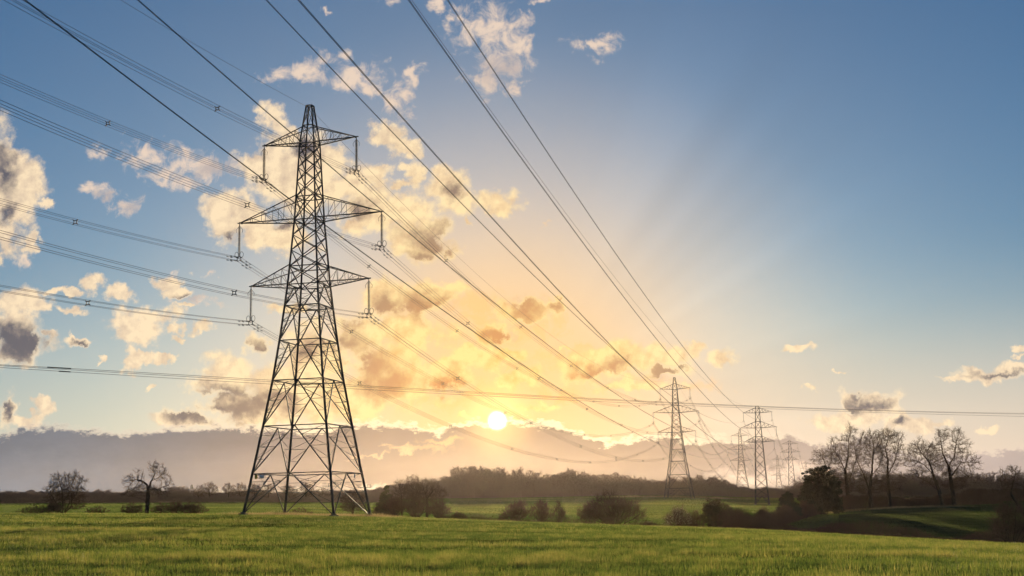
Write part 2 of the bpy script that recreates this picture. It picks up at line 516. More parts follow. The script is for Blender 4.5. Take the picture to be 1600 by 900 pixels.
TWIG_RED = principled('winter_twigs', noise_ramp(0.25, [(0.25, (0.070, 0.042, 0.032)), (0.5, (0.110, 0.068, 0.048)), (0.75, (0.140, 0.098, 0.066))]), 0.85, 0, 0.2)
WOOD_FAR = principled('wood_in_winter', noise_ramp(0.05, [(0.25, (0.150, 0.105, 0.095)), (0.5, (0.215, 0.150, 0.128)), (0.75, (0.240, 0.180, 0.140))]), 0.9, 0, 0.15)


def leafy(name, stops, trans=0.35, scale=0.7, attr=None, tcol=1.0):
    m, b = new_mat(name)
    if attr:
        a = m.node_tree.nodes.new('ShaderNodeAttribute'); a.attribute_name = attr
        col = b.ramp(a.outputs['Fac'], stops)
    else:
        col = b.ramp(b.noise(objco(b), scale, 4, 0.6, dims='3D')[0], stops)
    d = m.node_tree.nodes.new('ShaderNodeBsdfDiffuse'); b._set(d, 0, col)
    t = m.node_tree.nodes.new('ShaderNodeBsdfTranslucent')
    tc = b.vmath('MULTIPLY', col, (2.3 * trans, 2.2 * trans, 1.3 * trans)); b._set(t, 0, tc)
    g = m.node_tree.nodes.new('ShaderNodeBsdfGlossy'); g.inputs['Roughness'].default_value = 0.45
    g.inputs[0].default_value = (0.9, 0.9, 0.9, 1)
    mx = m.node_tree.nodes.new('ShaderNodeAddShader')
    m.node_tree.links.new(d.outputs[0], mx.inputs[0]); m.node_tree.links.new(t.outputs[0], mx.inputs[1])
    m2 = m.node_tree.nodes.new('ShaderNodeMixShader'); m2.inputs[0].default_value = 0.035
    m.node_tree.links.new(mx.outputs[0], m2.inputs[1]); m.node_tree.links.new(g.outputs[0], m2.inputs[2])
    out_surface(m, m2.outputs[0])
    return m


CROP = leafy('winter_wheat', [(0.0, (0.022, 0.036, 0.013)), (0.35, (0.048, 0.072, 0.019)), (0.65, (0.078, 0.099, 0.027)), (1.0, (0.155, 0.142, 0.056))], 0.5, attr='tone')
SHADED_MEADOW = leafy('pasture_grass', [(0.0, (0.018, 0.028, 0.012)), (0.4, (0.034, 0.050, 0.018)), (0.7, (0.055, 0.066, 0.026)), (1.0, (0.15, 0.12, 0.07))], 0.45, attr='tone')  # rough pasture grass; its green darkened further to carry the shade on that field
STRAW = leafy('dead_grass', [(0.0, (0.10, 0.075, 0.05)), (0.5, (0.17, 0.13, 0.085)), (1.0, (0.25, 0.20, 0.14))], 0.4, attr='tone')
EVERGREEN = leafy('evergreen_leaves', [(0.3, (0.016, 0.018, 0.010)), (0.55, (0.028, 0.028, 0.015)), (0.75, (0.042, 0.036, 0.019))], 0.12)
CONIFER = leafy('conifer_needles', [(0.3, (0.035, 0.032, 0.018)), (0.55, (0.060, 0.050, 0.026)), (0.75, (0.085, 0.062, 0.032))], 0.25)
BLOSSOM = leafy('blossom', [(0.3, (0.35, 0.27, 0.26)), (0.7, (0.60, 0.52, 0.50))], 0.4)


def ground_col(b):
    v = objco(b)
    n = b.noise(b.vmath('MULTIPLY', v, (0.35, 1.0, 1.0)), 0.16, 6, 0.62, dims='3D')[0]
    c1 = b.ramp(n, [(0.3, (0.036, 0.040, 0.014)), (0.5, (0.062, 0.074, 0.018)), (0.72, (0.092, 0.096, 0.028))])
    f = b.noise(v, 5.0, 5, 0.7, dims='3D')[0]
    return b.mixc(b.smooth(f, 0.5, 0.72, 0.0, 0.5), c1, (0.072, 0.052, 0.034, 1))


GROUND = principled('field_soil', ground_col, 1.0, 0, 0.0)

# ------------------------------------------------------------------ ground
# surveyed profiles: at each bearing (photo column), depth -> photo row of the ground there
DEP = [30, 60, 100, 130, 150, 175, 200, 240, 300, 350, 400, 450, 500, 540, 600, 700, 900, 1300, 2600]
PROF = {
 -400: [930, 852, 816, 806, 802, 802, 803, 802, 798, 795, 791, 788, 786.5, 785.5, 784.5, 783, 782, 781, 780],
 0:    [923, 851, 818, 807, 803, 803.6, 805, 804, 800, 796, 791.5, 787.5, 784.5, 783, 782, 781, 780, 779, 778],
 400:  [915, 849, 820, 808.5, 804, 804.5, 806, 804, 797, 792, 788, 785.3, 783.5, 782, 780.5, 779, 778, 777, 776],
 640:  [910, 849, 823, 813, 809, 810, 814, 813, 803, 796, 791, 786.5, 784, 782, 779.5, 777, 775, 773, 772],
 800:  [906, 849, 826, 817.5, 815, 817, 822, 820, 809, 801, 795, 789.5, 785.5, 782, 778, 774, 772, 770, 769],
 1060: [900, 847, 830, 824.3, 824, 829, 834, 829, 812, 802, 795, 788, 780.5, 776, 773, 770, 768.5, 767.5, 767],
 1200: [897, 847, 833, 828.6, 829.5, 838, 842, 834, 818, 809, 802, 796, 791, 786, 779, 774, 772, 770, 768],
 1400: [893, 854, 841.5, 840.2, 845, 852, 851, 833, 806, 795, 787, 783, 780.5, 779, 777, 775, 773, 771, 769],
 1600: [892, 864, 851, 851.5, 857, 861, 856, 838, 811, 797, 785, 780, 777.5, 776, 774.5, 772, 770, 769, 768],
 2000: [890, 874, 864, 866, 872, 872, 862, 838, 813, 798, 786, 779, 775, 773, 771, 769, 767, 766, 765],
}
_u = np.array([ray(px, 800)[0] / ray(px, 800)[1] for px in sorted(PROF)])
_lY = np.log(np.array(DEP, float))
_T = np.array([[ray(px, py)[2] / ray(px, py)[1] * Y for py, Y in zip(PROF[px], DEP)] for px in sorted(PROF)]) + EYE
# resample finely and smooth, so that the land has no creases
_ug = np.linspace(_u[0], _u[-1], 121)
_lg = np.linspace(_lY[0], _lY[-1], 241)
_Z = np.array([np.interp(_lg, _lY, row) for row in _T])
_Z = np.array([np.interp(_ug, _u, _Z[:, j]) for j in range(_Z.shape[1])]).T


def _sm(a, n, ax):
    k = np.exp(-0.5 * (np.arange(-3 * n, 3 * n + 1) / n) ** 2); k /= k.sum()
    pad = [(0, 0), (0, 0)]; pad[ax] = (3 * n, 3 * n)
    ap = np.pad(a, pad, mode='reflect', reflect_type='odd')
    return np.apply_along_axis(lambda m: np.convolve(m, k, 'valid'), ax, ap)


_Z = _sm(_sm(_Z, 3, 1), 3, 0)


def ground_z(x, y):
    x = np.asarray(x, float); y = np.asarray(y, float)
    yc = np.maximum(y, 30.0)
    u = np.clip(x / yc, _ug[0], _ug[-1]); l = np.clip(np.log(yc), _lg[0], _lg[-1])
    fu = (u - _ug[0]) / (_ug[1] - _ug[0]); fl = (l - _lg[0]) / (_lg[1] - _lg[0])
    iu = np.minimum(fu.astype(int), len(_ug) - 2); il = np.minimum(fl.astype(int), len(_lg) - 2)
    fu = fu - iu; fl = fl - il
    z = (_Z[iu, il] * (1 - fu) + _Z[iu + 1, il] * fu) * (1 - fl) + (_Z[iu, il + 1] * (1 - fu) + _Z[iu + 1, il + 1] * fu) * fl
    w = np.clip(y / 30.0, 0, 1); w = w * w * (3 - 2 * w)
    near = -0.025 * np.clip(x, -60, 60)
    return z * w + near * (1 - w)


def gz(x, y): return float(ground_z(x, y))


def build_ground():
    th_f = np.radians(np.arange(-30, 30.01, 0.3)); th_b = np.radians(np.arange(33, 328, 5.0))
    th = np.concatenate([th_f, th_b])
    r = np.concatenate([np.geomspace(0.05, 60, 60), np.geomspace(61.5, 700, 170), np.geomspace(720, 2600, 40)])
    TT, RR = np.meshgrid(th, r, indexing='ij')
    X, Y = np.sin(TT) * RR, np.cos(TT) * RR
    Z = ground_z(X, Y)
    v = np.stack([X, Y, Z], -1).reshape(-1, 3)
    n, m = len(th), len(r)
    i = np.arange(n)[:, None]; j = np.arange(m - 1)[None]
    a = i * m + j; b_ = ((i + 1) % n) * m + j
    f = np.stack([a, a + 1, b_ + 1, b_], -1).reshape(-1, 4)
    me = raw_mesh('ground', v, f, 4, GROUND, smooth=True)
    o = link('ground', me)
    tag(o, kind='structure')


build_ground()


# ------------------------------------------------------------------ grass
def blades(name, x, y, h, w, tone, mat, lean=0.35, label=None):
    n = len(x); z = ground_z(x, y) - 0.01
    a = rng.random(n) * np.pi; az = rng.random(n) * 2 * np.pi; ln = rng.random(n) * lean * h
    dx, dy = np.cos(a) * w / 2, np.sin(a) * w / 2
    v = np.empty((n, 3, 3))
    v[:, 0] = np.stack([x - dx, y - dy, z], -1); v[:, 1] = np.stack([x + dx, y + dy, z], -1)
    v[:, 2] = np.stack([x + np.cos(az) * ln, y + np.sin(az) * ln, z + h], -1)
    f = np.arange(3 * n)
    t = np.repeat(np.clip(tone, 0, 1), 3)
    o = link(name, raw_mesh(name, v.reshape(-1, 3), f, 3, mat, {'tone': t}))
    return tag(o, label, None, None, 'stuff')


def sample_fan(n, u0, u1, y0, y1):
    y = np.sqrt(rng.random(n) * (y1 ** 2 - y0 ** 2) + y0 ** 2)
    u = u0 + rng.random(n) * (u1 - u0)
    return u * y, y


U_L, U_R = _u[1] - 0.03, float(ray(1600, 800)[0] / ray(1600, 800)[1]) + 0.03


def crop_field():
    X, Y, H, W = [], [], [], []
    for y0, y1, n, ws in ((24, 50, 300000, 0.012), (50, 90, 430000, 0.017), (90, 178, 480000, 0.032)):
        x, y = sample_fan(int(n * GRASS), U_L, U_R, y0, y1)
        X.append(x); Y.append(y); W.append(np.full(len(x), ws / math.sqrt(GRASS)))
    x, y, w = map(np.concatenate, (X, Y, W))
    vig = fbm(x * 0.05 + 3, y * 0.16 + 8, 4)                      # vigour in long streaks across the slope
    vig2 = fbm(x * 0.9, y * 0.9, 3)                               # tussocks
    vig3 = fbm(x * 2.6 + 5, y * 1.6, 2)
    bald = fbm(x * 0.12 + 40, y * 0.5 + 4, 3)
    keep = rng.random(len(x)) < np.clip((bald - 0.30) / 0.14, 0.22, 1)
    h = (0.045 + 0.12 * np.clip((vig - 0.3) / 0.4, 0, 1) + 0.22 * np.clip(vig2 - 0.42, 0, 1) + 0.16 * np.clip(vig3 - 0.4, 0, 1)) * (0.55 + 0.7 * rng.random(len(x)) ** 1.5)
    tone = 0.44 + 1.2 * (vig - 0.5) + 1.1 * (vig2 - 0.5) + 0.9 * (vig3 - 0.5) + rng.normal(0, 0.20, len(x))
    blades('crop_grass', x[keep], y[keep], h[keep], w[keep], tone[keep], CROP,
           label='bright green winter wheat covering the whole foreground field')


def far_field():
    x, y = sample_fan(int(760000 * GRASS), U_L - 0.02, 0.27, 215, 650)
    # hidden side of the right hedge is left to the pasture
    vig = fbm(x * 0.02 + 30, y * 0.05 + 8, 4); v2 = fbm(x * 0.11, y * 0.2, 3)
    h = (0.14 + 0.16 * v2) * (0.6 + 0.7 * rng.random(len(x)))
    w = np.full(len(x), 0.11 / math.sqrt(GRASS)) * (0.6 + y / 700)
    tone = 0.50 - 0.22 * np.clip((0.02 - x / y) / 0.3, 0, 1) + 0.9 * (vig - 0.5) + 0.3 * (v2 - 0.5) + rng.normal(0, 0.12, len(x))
    keep = ~((x / y > 0.245) & (y < 330))
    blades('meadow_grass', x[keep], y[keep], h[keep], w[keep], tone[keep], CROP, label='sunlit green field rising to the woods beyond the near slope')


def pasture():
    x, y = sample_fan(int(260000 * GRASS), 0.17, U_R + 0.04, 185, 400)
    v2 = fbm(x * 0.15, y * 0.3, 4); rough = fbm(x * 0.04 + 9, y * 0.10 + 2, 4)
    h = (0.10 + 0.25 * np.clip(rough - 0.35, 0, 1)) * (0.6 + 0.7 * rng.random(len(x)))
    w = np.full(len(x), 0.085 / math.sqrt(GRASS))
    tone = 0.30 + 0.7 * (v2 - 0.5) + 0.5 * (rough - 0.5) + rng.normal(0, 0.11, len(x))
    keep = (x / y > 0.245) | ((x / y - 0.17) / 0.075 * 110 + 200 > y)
    blades('pasture_grass', x[keep], y[keep], h[keep], w[keep], tone[keep], SHADED_MEADOW, label='shaded darker green pasture below the tall bare trees')


def dry_strip(pts, n, half, hh, name, label):
    p = np.array(pts, float); seg = rng.integers(0, len(p) - 1, n); t = rng.random(n)
    q = p[seg] * (1 - t[:, None]) + p[seg + 1] * t[:, None]
    x = q[:, 0] + rng.normal(0, half[0], n); y = q[:, 1] + rng.normal(0, half[1], n)
    k = fbm(x * 0.35, y * 0.35, 3)
    h = hh * (0.3 + 1.2 * np.clip(k - 0.25, 0, 1)) * (0.5 + 0.7 * rng.random(n))
    blades(name, x, y, h, np.full(n, 0.03) * (y / 150), np.clip(k + rng.normal(0, 0.2, n), 0, 1), STRAW, 0.7, label)


def P2(px, py, Y):
    p = at(px, py, Y); return (p[0], p[1])


GRASS = 1.0
crop_field(); far_field(); pasture()
dry_strip([P2(392, 803, 158), P2(450, 803, 159), P2(520, 805, 157), P2(585, 808, 157)], 16000, (2.2, 2.6), 0.62, 'dry_grass', 'pale dead grass standing under the near pylon')
dry_strip([P2(1260, 800, 345), P2(1330, 797, 362), P2(1420, 793, 368), P2(1500, 790, 372)], 7000, (3.0, 3.0), 0.6, 'dry_grass', 'pale dead grass along the foot of the right-hand hedge')
dry_strip([P2(1150, 826, 178), P2(1215, 826, 185), P2(1290, 832, 185), P2(1400, 836, 190)], 5000, (3.0, 3.0), 0.6, 'dry_grass', 'pale dead grass behind the near crest on the right')
dry_strip([P2(960, 776, 560), P2(1060, 774, 560), P2(1120, 776, 562)], 9000, (6.0, 4.0), 1.0, 'dry_grass', 'pale dead grass along the foot of the far wood')

# ------------------------------------------------------------------ trees
def in_ellipsoids(ells, n, g):
    """random points in a union of ellipsoids (cx,cy,cz,rx,ry,rz)"""
    vol = np.array([e[3] * e[4] * e[5] for e in ells]); k = g.choice(len(ells), n, p=vol / vol.sum())
    d = g.normal(size=(n, 3)); d /= np.linalg.norm(d, axis=1, keepdims=True)
    d *= (g.random(n) ** (1 / 2.4))[:, None]
    E = np.array(ells, float)
    return E[k, :3] + d * E[k, 3:]


def colonize(ells, trunks, n_att, step, seed, iters=260, kill=2.0, grav=0.0):
    """space colonisation: limbs grow from the trunk polylines towards points of the crown"""
    g = np.random.default_rng(seed)
    A = in_ellipsoids(ells, n_att, g)
    pos, par = [], []
    for tr in trunks:
        tr = [np.array(p, float) for p in tr]
        prev = -1
        if len(tr[0]) == 1:
            pass
        for i, p in enumerate(tr):
            if i == 0:
                if pos:
                    dd = [np.linalg.norm(q - p) for q in pos]; j = int(np.argmin(dd))
                    if dd[j] < 0.05: prev = j; continue
                pos.append(p); par.append(-1); prev = len(pos) - 1
                continue
            a = pos[prev]; L = np.linalg.norm(p - a); m = max(1, int(L / step))
            for q in range(1, m + 1):
                jit = g.normal(0, step * 0.10, 3) if q < m else 0
                pos.append(a + (p - a) * q / m + jit); par.append(prev); prev = len(pos) - 1
    P = np.array(pos); par = list(par)
    near = np.full(len(A), 1e9); nid = np.zeros(len(A), int)
    new = np.arange(len(P))
    alive = np.ones(len(A), bool)
    plist = [P]
    allP = P
    for it in range(iters):
        d = np.linalg.norm(A[:, None] - allP[new][None], axis=2)
        k = d.argmin(1); dm = d[np.arange(len(A)), k]
        upd = dm < near; near[upd] = dm[upd]; nid[upd] = new[k[upd]]
        keep = near > kill * step
        A, near, nid = A[keep], near[keep], nid[keep]
        if len(A) == 0: break
        dirs = A - allP[nid]; dirs /= np.linalg.norm(dirs, axis=1, keepdims=True)
        acc = np.zeros((len(allP), 3)); np.add.at(acc, nid, dirs)
        src = np.unique(nid)
        dv = acc[src] + g.normal(0, 0.28, (len(src), 3)); dv[:, 2] += grav
        dv /= np.linalg.norm(dv, axis=1, keepdims=True)
        q = allP[src] + dv * step
        start = len(allP); allP = np.concatenate([allP, q]); par += list(src)
        new = np.arange(start, len(allP))
        if len(allP) > 9000: break
    return allP, np.array(par), g


def radii(P, par, r_tip, expo=2.35):
    r = np.zeros(len(P)); kids = np.zeros(len(P), int)
    for i in range(len(P) - 1, -1, -1):
        if kids[i] == 0: r[i] = r_tip ** expo
        if par[i] >= 0: r[par[i]] += r[i]; kids[par[i]] += 1
    return r ** (1 / expo), kids


def tree_arrays(ells, trunks, n_att=1200, step=0.35, seed=1, r_tip=0.016, r_base=None, twigs=3, tw_len=0.9, sub=2, tw_r=0.009, cut=0.085,
                kill=2.0, grav=0.03, droop=0.0, up=0.35):
    P, par, g = colonize(ells, trunks, n_att, step, seed, kill=kill, grav=grav)
    r, kids = radii(P, par, r_tip)
    if r_base: # scale the thick end so the butt has the measured girth
        s = r_base / r.max(); r = np.where(r > cut, cut + (r - cut) * (r_base - cut) / max(r.max() - cut, 1e-6), r)
    idx = np.where(par >= 0)[0]
    p0, p1, ra, rb = P[par[idx]], P[idx], np.minimum(r[par[idx]], r[idx] * 1.35), r[idx]
    thick = rb > cut
    tv = tube_arrays(p0[thick], p1[thick], ra[thick], rb[thick], 6)
    cv = [tube_arrays(p0[~thick], p1[~thick], ra[~thick], rb[~thick], 4)]
    # twigs
    small = idx[r[idx] < cut * 0.8]
    if twigs and len(small):
        base = np.repeat(small, twigs); n = len(base)
        gd = P[base] - P[par[base]]; gd /= np.linalg.norm(gd, axis=1, keepdims=True)
        d = gd + g.normal(0, 0.75, (n, 3)); d[:, 2] += up - droop; d /= np.linalg.norm(d, axis=1, keepdims=True)
        L = tw_len * (0.35 + 0.9 * g.random(n))
        a = P[base]; m = a + d * (L * 0.5)[:, None]
        d2 = d + g.normal(0, 0.25, (n, 3)); d2[:, 2] += 0.15 - droop; d2 /= np.linalg.norm(d2, axis=1, keepdims=True)
        e = m + d2 * (L * 0.5)[:, None]
        cv.append(tube_arrays(a, m, tw_r * 1.3, tw_r, 3)); cv.append(tube_arrays(m, e, tw_r, tw_r * 0.6, 3))
        for s in range(sub):
            d3 = d2 + g.normal(0, 0.6, (n, 3)); d3[:, 2] += 0.1 - droop; d3 /= np.linalg.norm(d3, axis=1, keepdims=True)
            st = m if s % 2 == 0 else (a + m) / 2
            cv.append(tube_arrays(st, st + d3 * (L * 0.5)[:, None], tw_r * 0.85, tw_r * 0.5, 3))
    return tv, join_arrays(cv)


def make_tree(name, loc, label, cat='tree', group=None, bark=None, twig=None, parts=('trunk', 'crown'), **kw):
    tv, cv = tree_arrays(**kw)
    root = empty(name, loc)
    tag(root, label, cat, group)
    link(parts[0], raw_mesh(name + '_' + parts[0], tv[0], tv[1], 4, bark or BARK), root)
    link(parts[1], raw_mesh(name + '_' + parts[1], cv[0], cv[1], 4, twig or TWIG), root)
    return root


def base_at(px, Y):
    """point on the ground below photo column px at depth Y"""
    r = ray(px, 800); x = r[0] / r[1] * Y
    return (x, Y, gz(x, Y) - 0.08)


def px2m(Y): return Y / FOC


# ---- the tall bare trees on the right (crowns surveyed from the photograph, metres from the butt)
def ell(px, py, rx, rz, base_px, base_z, Y, dy=0.0, ry=None):
    """crown lobe: centre (px,py), half sizes in photo px -> metres relative to the tree's base"""
    s = px2m(Y); c = at(px, py, Y); b = at(base_px, py, Y)
    return (c[0] - b[0], dy, c[2] - base_z, rx * s, (ry or rx) * s * 0.9, rz * s)


def pt(px, py, base_px, base_z, Y, dy=0.0):
    c = at(px, py, Y); b = at(base_px, py, Y)
    return (c[0] - b[0], dy, c[2] - base_z)


def surveyed_tree(name, bpx, Y, lobes, trunks, label, group=None, **kw):
    b = base_at(bpx, Y); bz = b[2]
    E_ = [ell(l[0], l[1], l[2], l[3], bpx, bz, Y, l[4] if len(l) > 4 else 0.0) for l in lobes]
    T_ = []
    for tr in trunks:
        pl = []
        for q in tr:
            pl.append((0, 0, 0) if q is None else pt(q[0], q[1], bpx, bz, Y, q[2] if len(q) > 2 else 0.0))
        T_.append(pl)
    return make_tree(name, b, label, group=group, ells=E_, trunks=T_, **kw)


RG = 'tall bare trees in the hedgerow'
big = dict(n_att=1900, step=0.40, twigs=3, tw_len=1.35, sub=3, tw_r=0.013, r_tip=0.030, cut=0.17, kill=1.9, up=0.5)
surveyed_tree('bare_tree', 1327, 370,
    [(1340, 672, 10, 13), (1332, 690, 16, 16), (1311, 703, 14, 22), (1325, 715, 22, 22), (1343, 700, 10, 20), (1318, 745, 20, 13), (1308, 758, 16, 9), (1340, 738, 14, 12), (1330, 764, 20, 8)],
    [[None, (1326, 760), (1325, 735), (1331, 712), (1333, 690), (1337, 674)], [(1325, 735), (1317, 716), (1308, 702)], [(1326, 760), (1334, 742), (1341, 722)]],
    'tallest thin bare tree of the right-hand hedgerow, its narrow top rising above the rest', RG, seed=21, r_base=0.62, **big)
surveyed_tree('bare_tree', 1362, 370,
    [(1368, 690, 22, 18), (1358, 712, 16, 20), (1378, 708, 14, 22), (1345, 725, 10, 14), (1385, 726, 8, 10), (1350, 745, 16, 11), (1380, 752, 16, 10), (1362, 766, 20, 8), (1345, 735, 12, 10)],
    [[None, (1361, 768), (1366, 742), (1369, 718), (1372, 698)], [(1361, 768), (1354, 742), (1345, 722), (1342, 700)], [(1366, 742), (1378, 730), (1384, 712)]],
    'bare tree with a forked trunk, second of the tall hedgerow trees from the dark evergreen', RG, seed=22, r_base=0.60, **big)
surveyed_tree('bare_tree', 1392, 372,
    [(1398, 682, 20, 13), (1388, 702, 16, 18), (1408, 698, 14, 16), (1396, 722, 18, 14), (1414, 686, 9, 9), (1384, 740, 14, 11), (1408, 748, 16, 10), (1394, 762, 20, 8), (1420, 712, 10, 10)],
    [[None, (1391, 768), (1391, 742), (1393, 718), (1390, 700), (1396, 684)], [(1391, 742), (1403, 722), (1410, 700)], [(1393, 718), (1382, 706), (1379, 694)]],
    'single stemmed bare tree, third of the tall hedgerow trees from the dark evergreen', RG, seed=23, r_base=0.52, **big)
surveyed_tree('bare_tree', 1492, 374,
    [(1484, 682, 16, 15), (1504, 680, 14, 13), (1472, 705, 18, 16), (1504, 706, 18, 16), (1524, 718, 14, 10), (1488, 724, 24, 14), (1516, 700, 12, 16), (1500, 742, 28, 11), (1526, 728, 14, 9), (1462, 722, 12, 10), (1494, 758, 24, 9)],
    [[None, (1490, 752), (1488, 728), (1480, 708), (1478, 686)], [(1488, 728), (1498, 712), (1503, 690)], [(1490, 745), (1508, 722), (1522, 722)]],
    'broad bare tree with twin rounded tops, farthest right of the tall hedgerow trees', RG, seed=24, r_base=0.62, **big)
surveyed_tree('bare_tree', 1474, 372,
    [(1444, 702, 20, 12), (1456, 715, 18, 14), (1434, 708, 10, 8), (1460, 700, 10, 10), (1440, 738, 20, 10), (1466, 732, 14, 12), (1428, 722, 14, 10), (1458, 752, 20, 9), (1446, 690, 10, 8)],
    [[None, (1470, 768), (1463, 742), (1458, 722), (1446, 706)], [(1463, 742), (1450, 726), (1438, 720)], [(1470, 768), (1452, 752), (1436, 744)]],
    'leaning bare tree with a spreading crown just left of the twin topped tree', RG, seed=25, r_base=0.5, **big)
surveyed_tree('bare_tree', 1296, 378,
    [(1290, 712, 16, 12), (1304, 716, 12, 14), (1278, 722, 9, 8), (1296, 735, 14, 14)],
    [[None, (1296, 755), (1295, 730), (1290, 712)], [(1295, 735), (1304, 720), (1306, 706)]],
    'slender pale twigged bare tree rising behind the dark evergreen', RG, seed=26, r_base=0.32, **{**big, 'n_att': 700})
surveyed_tree('bare_tree', 1585, 300,
    [(1572, 745, 10, 14), (1588, 738, 14, 12), (1598, 748, 12, 14), (1582, 758, 14, 9), (1566, 760, 5, 8)],
    [[(1600, 808), (1591, 788), (1582, 772), (1570, 762), (1567, 748)], [(1582, 772), (1586, 756), (1592, 740)], [(1591, 788), (1600, 770), (1606, 752)]],
    'crooked bare tree with a leaning trunk at the right edge of the picture', None, seed=27, r_base=0.34, **{**big, 'n_att': 700, 'step': 0.3, 'tw_len': 0.9, 'tw_r': 0.012, 'cut': 0.09, 'r_tip': 0.02})

# ---- trees of the left field
surveyed_tree('bare_tree', 229, 203,
    [(243, 736, 18, 15), (238, 725, 8, 7), (208, 748, 18, 8), (200, 756, 12, 6), (262, 755, 10, 10), (255, 748, 14, 12), (225, 765, 34, 8), (214, 740, 12, 8), (205, 772, 18, 6), (250, 770, 18, 7)],
    [[None, (230, 785), (231, 765), (228, 757), (219, 751), (210, 749)], [(231, 765), (235, 752), (240, 742), (237, 728)], [(231, 765), (245, 764), (262, 758)], [(235, 752), (248, 745), (255, 738)]],
    'gnarled bare oak standing alone in the left field, taller of the two field trees', None, seed=31, n_att=1300, step=0.24, twigs=2, tw_len=0.7, sub=2, tw_r=0.011, r_tip=0.020, cut=0.08, r_base=0.34)
surveyed_tree('bare_tree', 98, 206,
    [(92, 752, 16, 14), (112, 750, 16, 14), (125, 756, 10, 12), (100, 765, 30, 12), (75, 764, 10, 7), (105, 778, 26, 10), (120, 772, 16, 12), (80, 778, 16, 10), (112, 790, 22, 8), (88, 792, 16, 8)],
    [[None, (97, 780), (95, 764), (90, 750)], [(97, 785), (108, 770), (112, 752)], [None, (107, 788), (118, 772), (122, 758)], [None, (88, 788), (80, 774), (76, 764)], [None, (112, 790), (110, 772), (106, 752)]],
    'twiggy round-headed bare tree over scrub, left of the lone oak', None, seed=32, n_att=2000, step=0.22, twigs=3, tw_len=0.8, sub=2, tw_r=0.011, r_tip=0.018, cut=0.06, r_base=0.22)

# ---- clump between the near pylon and the sun
mid = dict(n_att=900, step=0.26, twigs=3, tw_len=0.9, sub=2, tw_r=0.013, r_tip=0.018, cut=0.075)
surveyed_tree('bare_tree', 667, 270,
    [(668, 762, 22, 14), (684, 772, 18, 12), (654, 772, 14, 12), (670, 778, 28, 9)],
    [[None, (667, 788), (667, 776), (662, 764)], [(667, 780), (676, 768), (682, 762)], [(667, 784), (656, 774)]],
    'low stout-trunked bare tree with a wide crown, right end of the clump', 'bare trees of the clump', seed=41, r_base=0.28, twig=TWIG_RED, **mid)
surveyed_tree('bare_tree', 646, 276,
    [(646, 758, 14, 16), (652, 772, 14, 14), (638, 770, 12, 14)], [[None, (646, 785), (645, 766)], [(646, 785), (652, 768)]],
    'upright bare tree with two stems in the middle of the clump beside the near pylon', 'bare trees of the clump', seed=42, r_base=0.2, twig=TWIG_RED, **mid)
surveyed_tree('bare_tree', 628, 274,
    [(628, 764, 14, 14), (622, 776, 14, 14), (635, 778, 12, 14), (628, 790, 16, 10)], [[None, (628, 788), (627, 770)]],
    'dense bare tree against the dark conifer in the clump beside the near pylon', 'bare trees of the clump', seed=43, r_base=0.18, twig=TWIG_RED, **mid)
surveyed_tree('bare_tree', 551, 240,
    [(551, 778, 14, 10), (560, 782, 12, 12), (541, 784, 12, 10), (552, 792, 20, 9)], [[None, (551, 792), (548, 778)], [(551, 795), (559, 780)]],
    'small bare tree seen between the right-hand legs of the near pylon', None, seed=44, r_base=0.2, twig=TWIG_RED, **{**mid, 'n_att': 800, 'step': 0.2})

# ---- far bare trees standing clear of the wood, left of the near pylon
FG = 'far bare trees along the hedge'
far = dict(n_att=420, step=0.42, twigs=3, tw_len=1.2, sub=2, tw_r=0.030, r_tip=0.038, cut=0.12, r_base=0.26)
for i, (bp, Y, lobes, lab) in enumerate([
    (310, 468, [(308, 770, 9, 9), (313, 768, 8, 10)], 'small dark round bare tree just right of the thin mast'),
    (327, 474, [(326, 763, 11, 10), (334, 766, 8, 9)], 'pale rounded bare tree against the bright strip of sky'),
    (357, 470, [(356, 764, 10, 9), (363, 770, 8, 8)], 'first bare tree of the row running behind the near pylon'),
    (375, 474, [(374, 765, 11, 10), (380, 772, 8, 7)], 'second bare tree of the row, just left of the near pylon foot'),
    (398, 470, [(397, 764, 11, 9), (404, 770, 8, 8)], 'bare tree of the row seen inside the left legs of the near pylon'),
    (419, 476, [(420, 765, 11, 9), (412, 770, 8, 8)], 'bare tree of the row seen left of the pylon middle leg'),
    (452, 470, [(450, 766, 10, 8), (458, 770, 9, 8)], 'bare tree of the row seen behind the pylon middle leg'),
    (478, 474, [(478, 764, 12, 9), (486, 770, 9, 8)], 'broad bare tree of the row seen through the middle of the pylon base'),
    (503, 472, [(503, 770, 9, 8), (508, 774, 8, 6)], 'low bare tree of the row seen left of the pylon front leg')]):
    surveyed_tree('bare_tree', bp, Y, lobes, [[None, (bp, 778), (lobes[0][0], lobes[0][1] + 3)]], lab, FG, seed=60 + i, twig=TWIG_RED, **far)


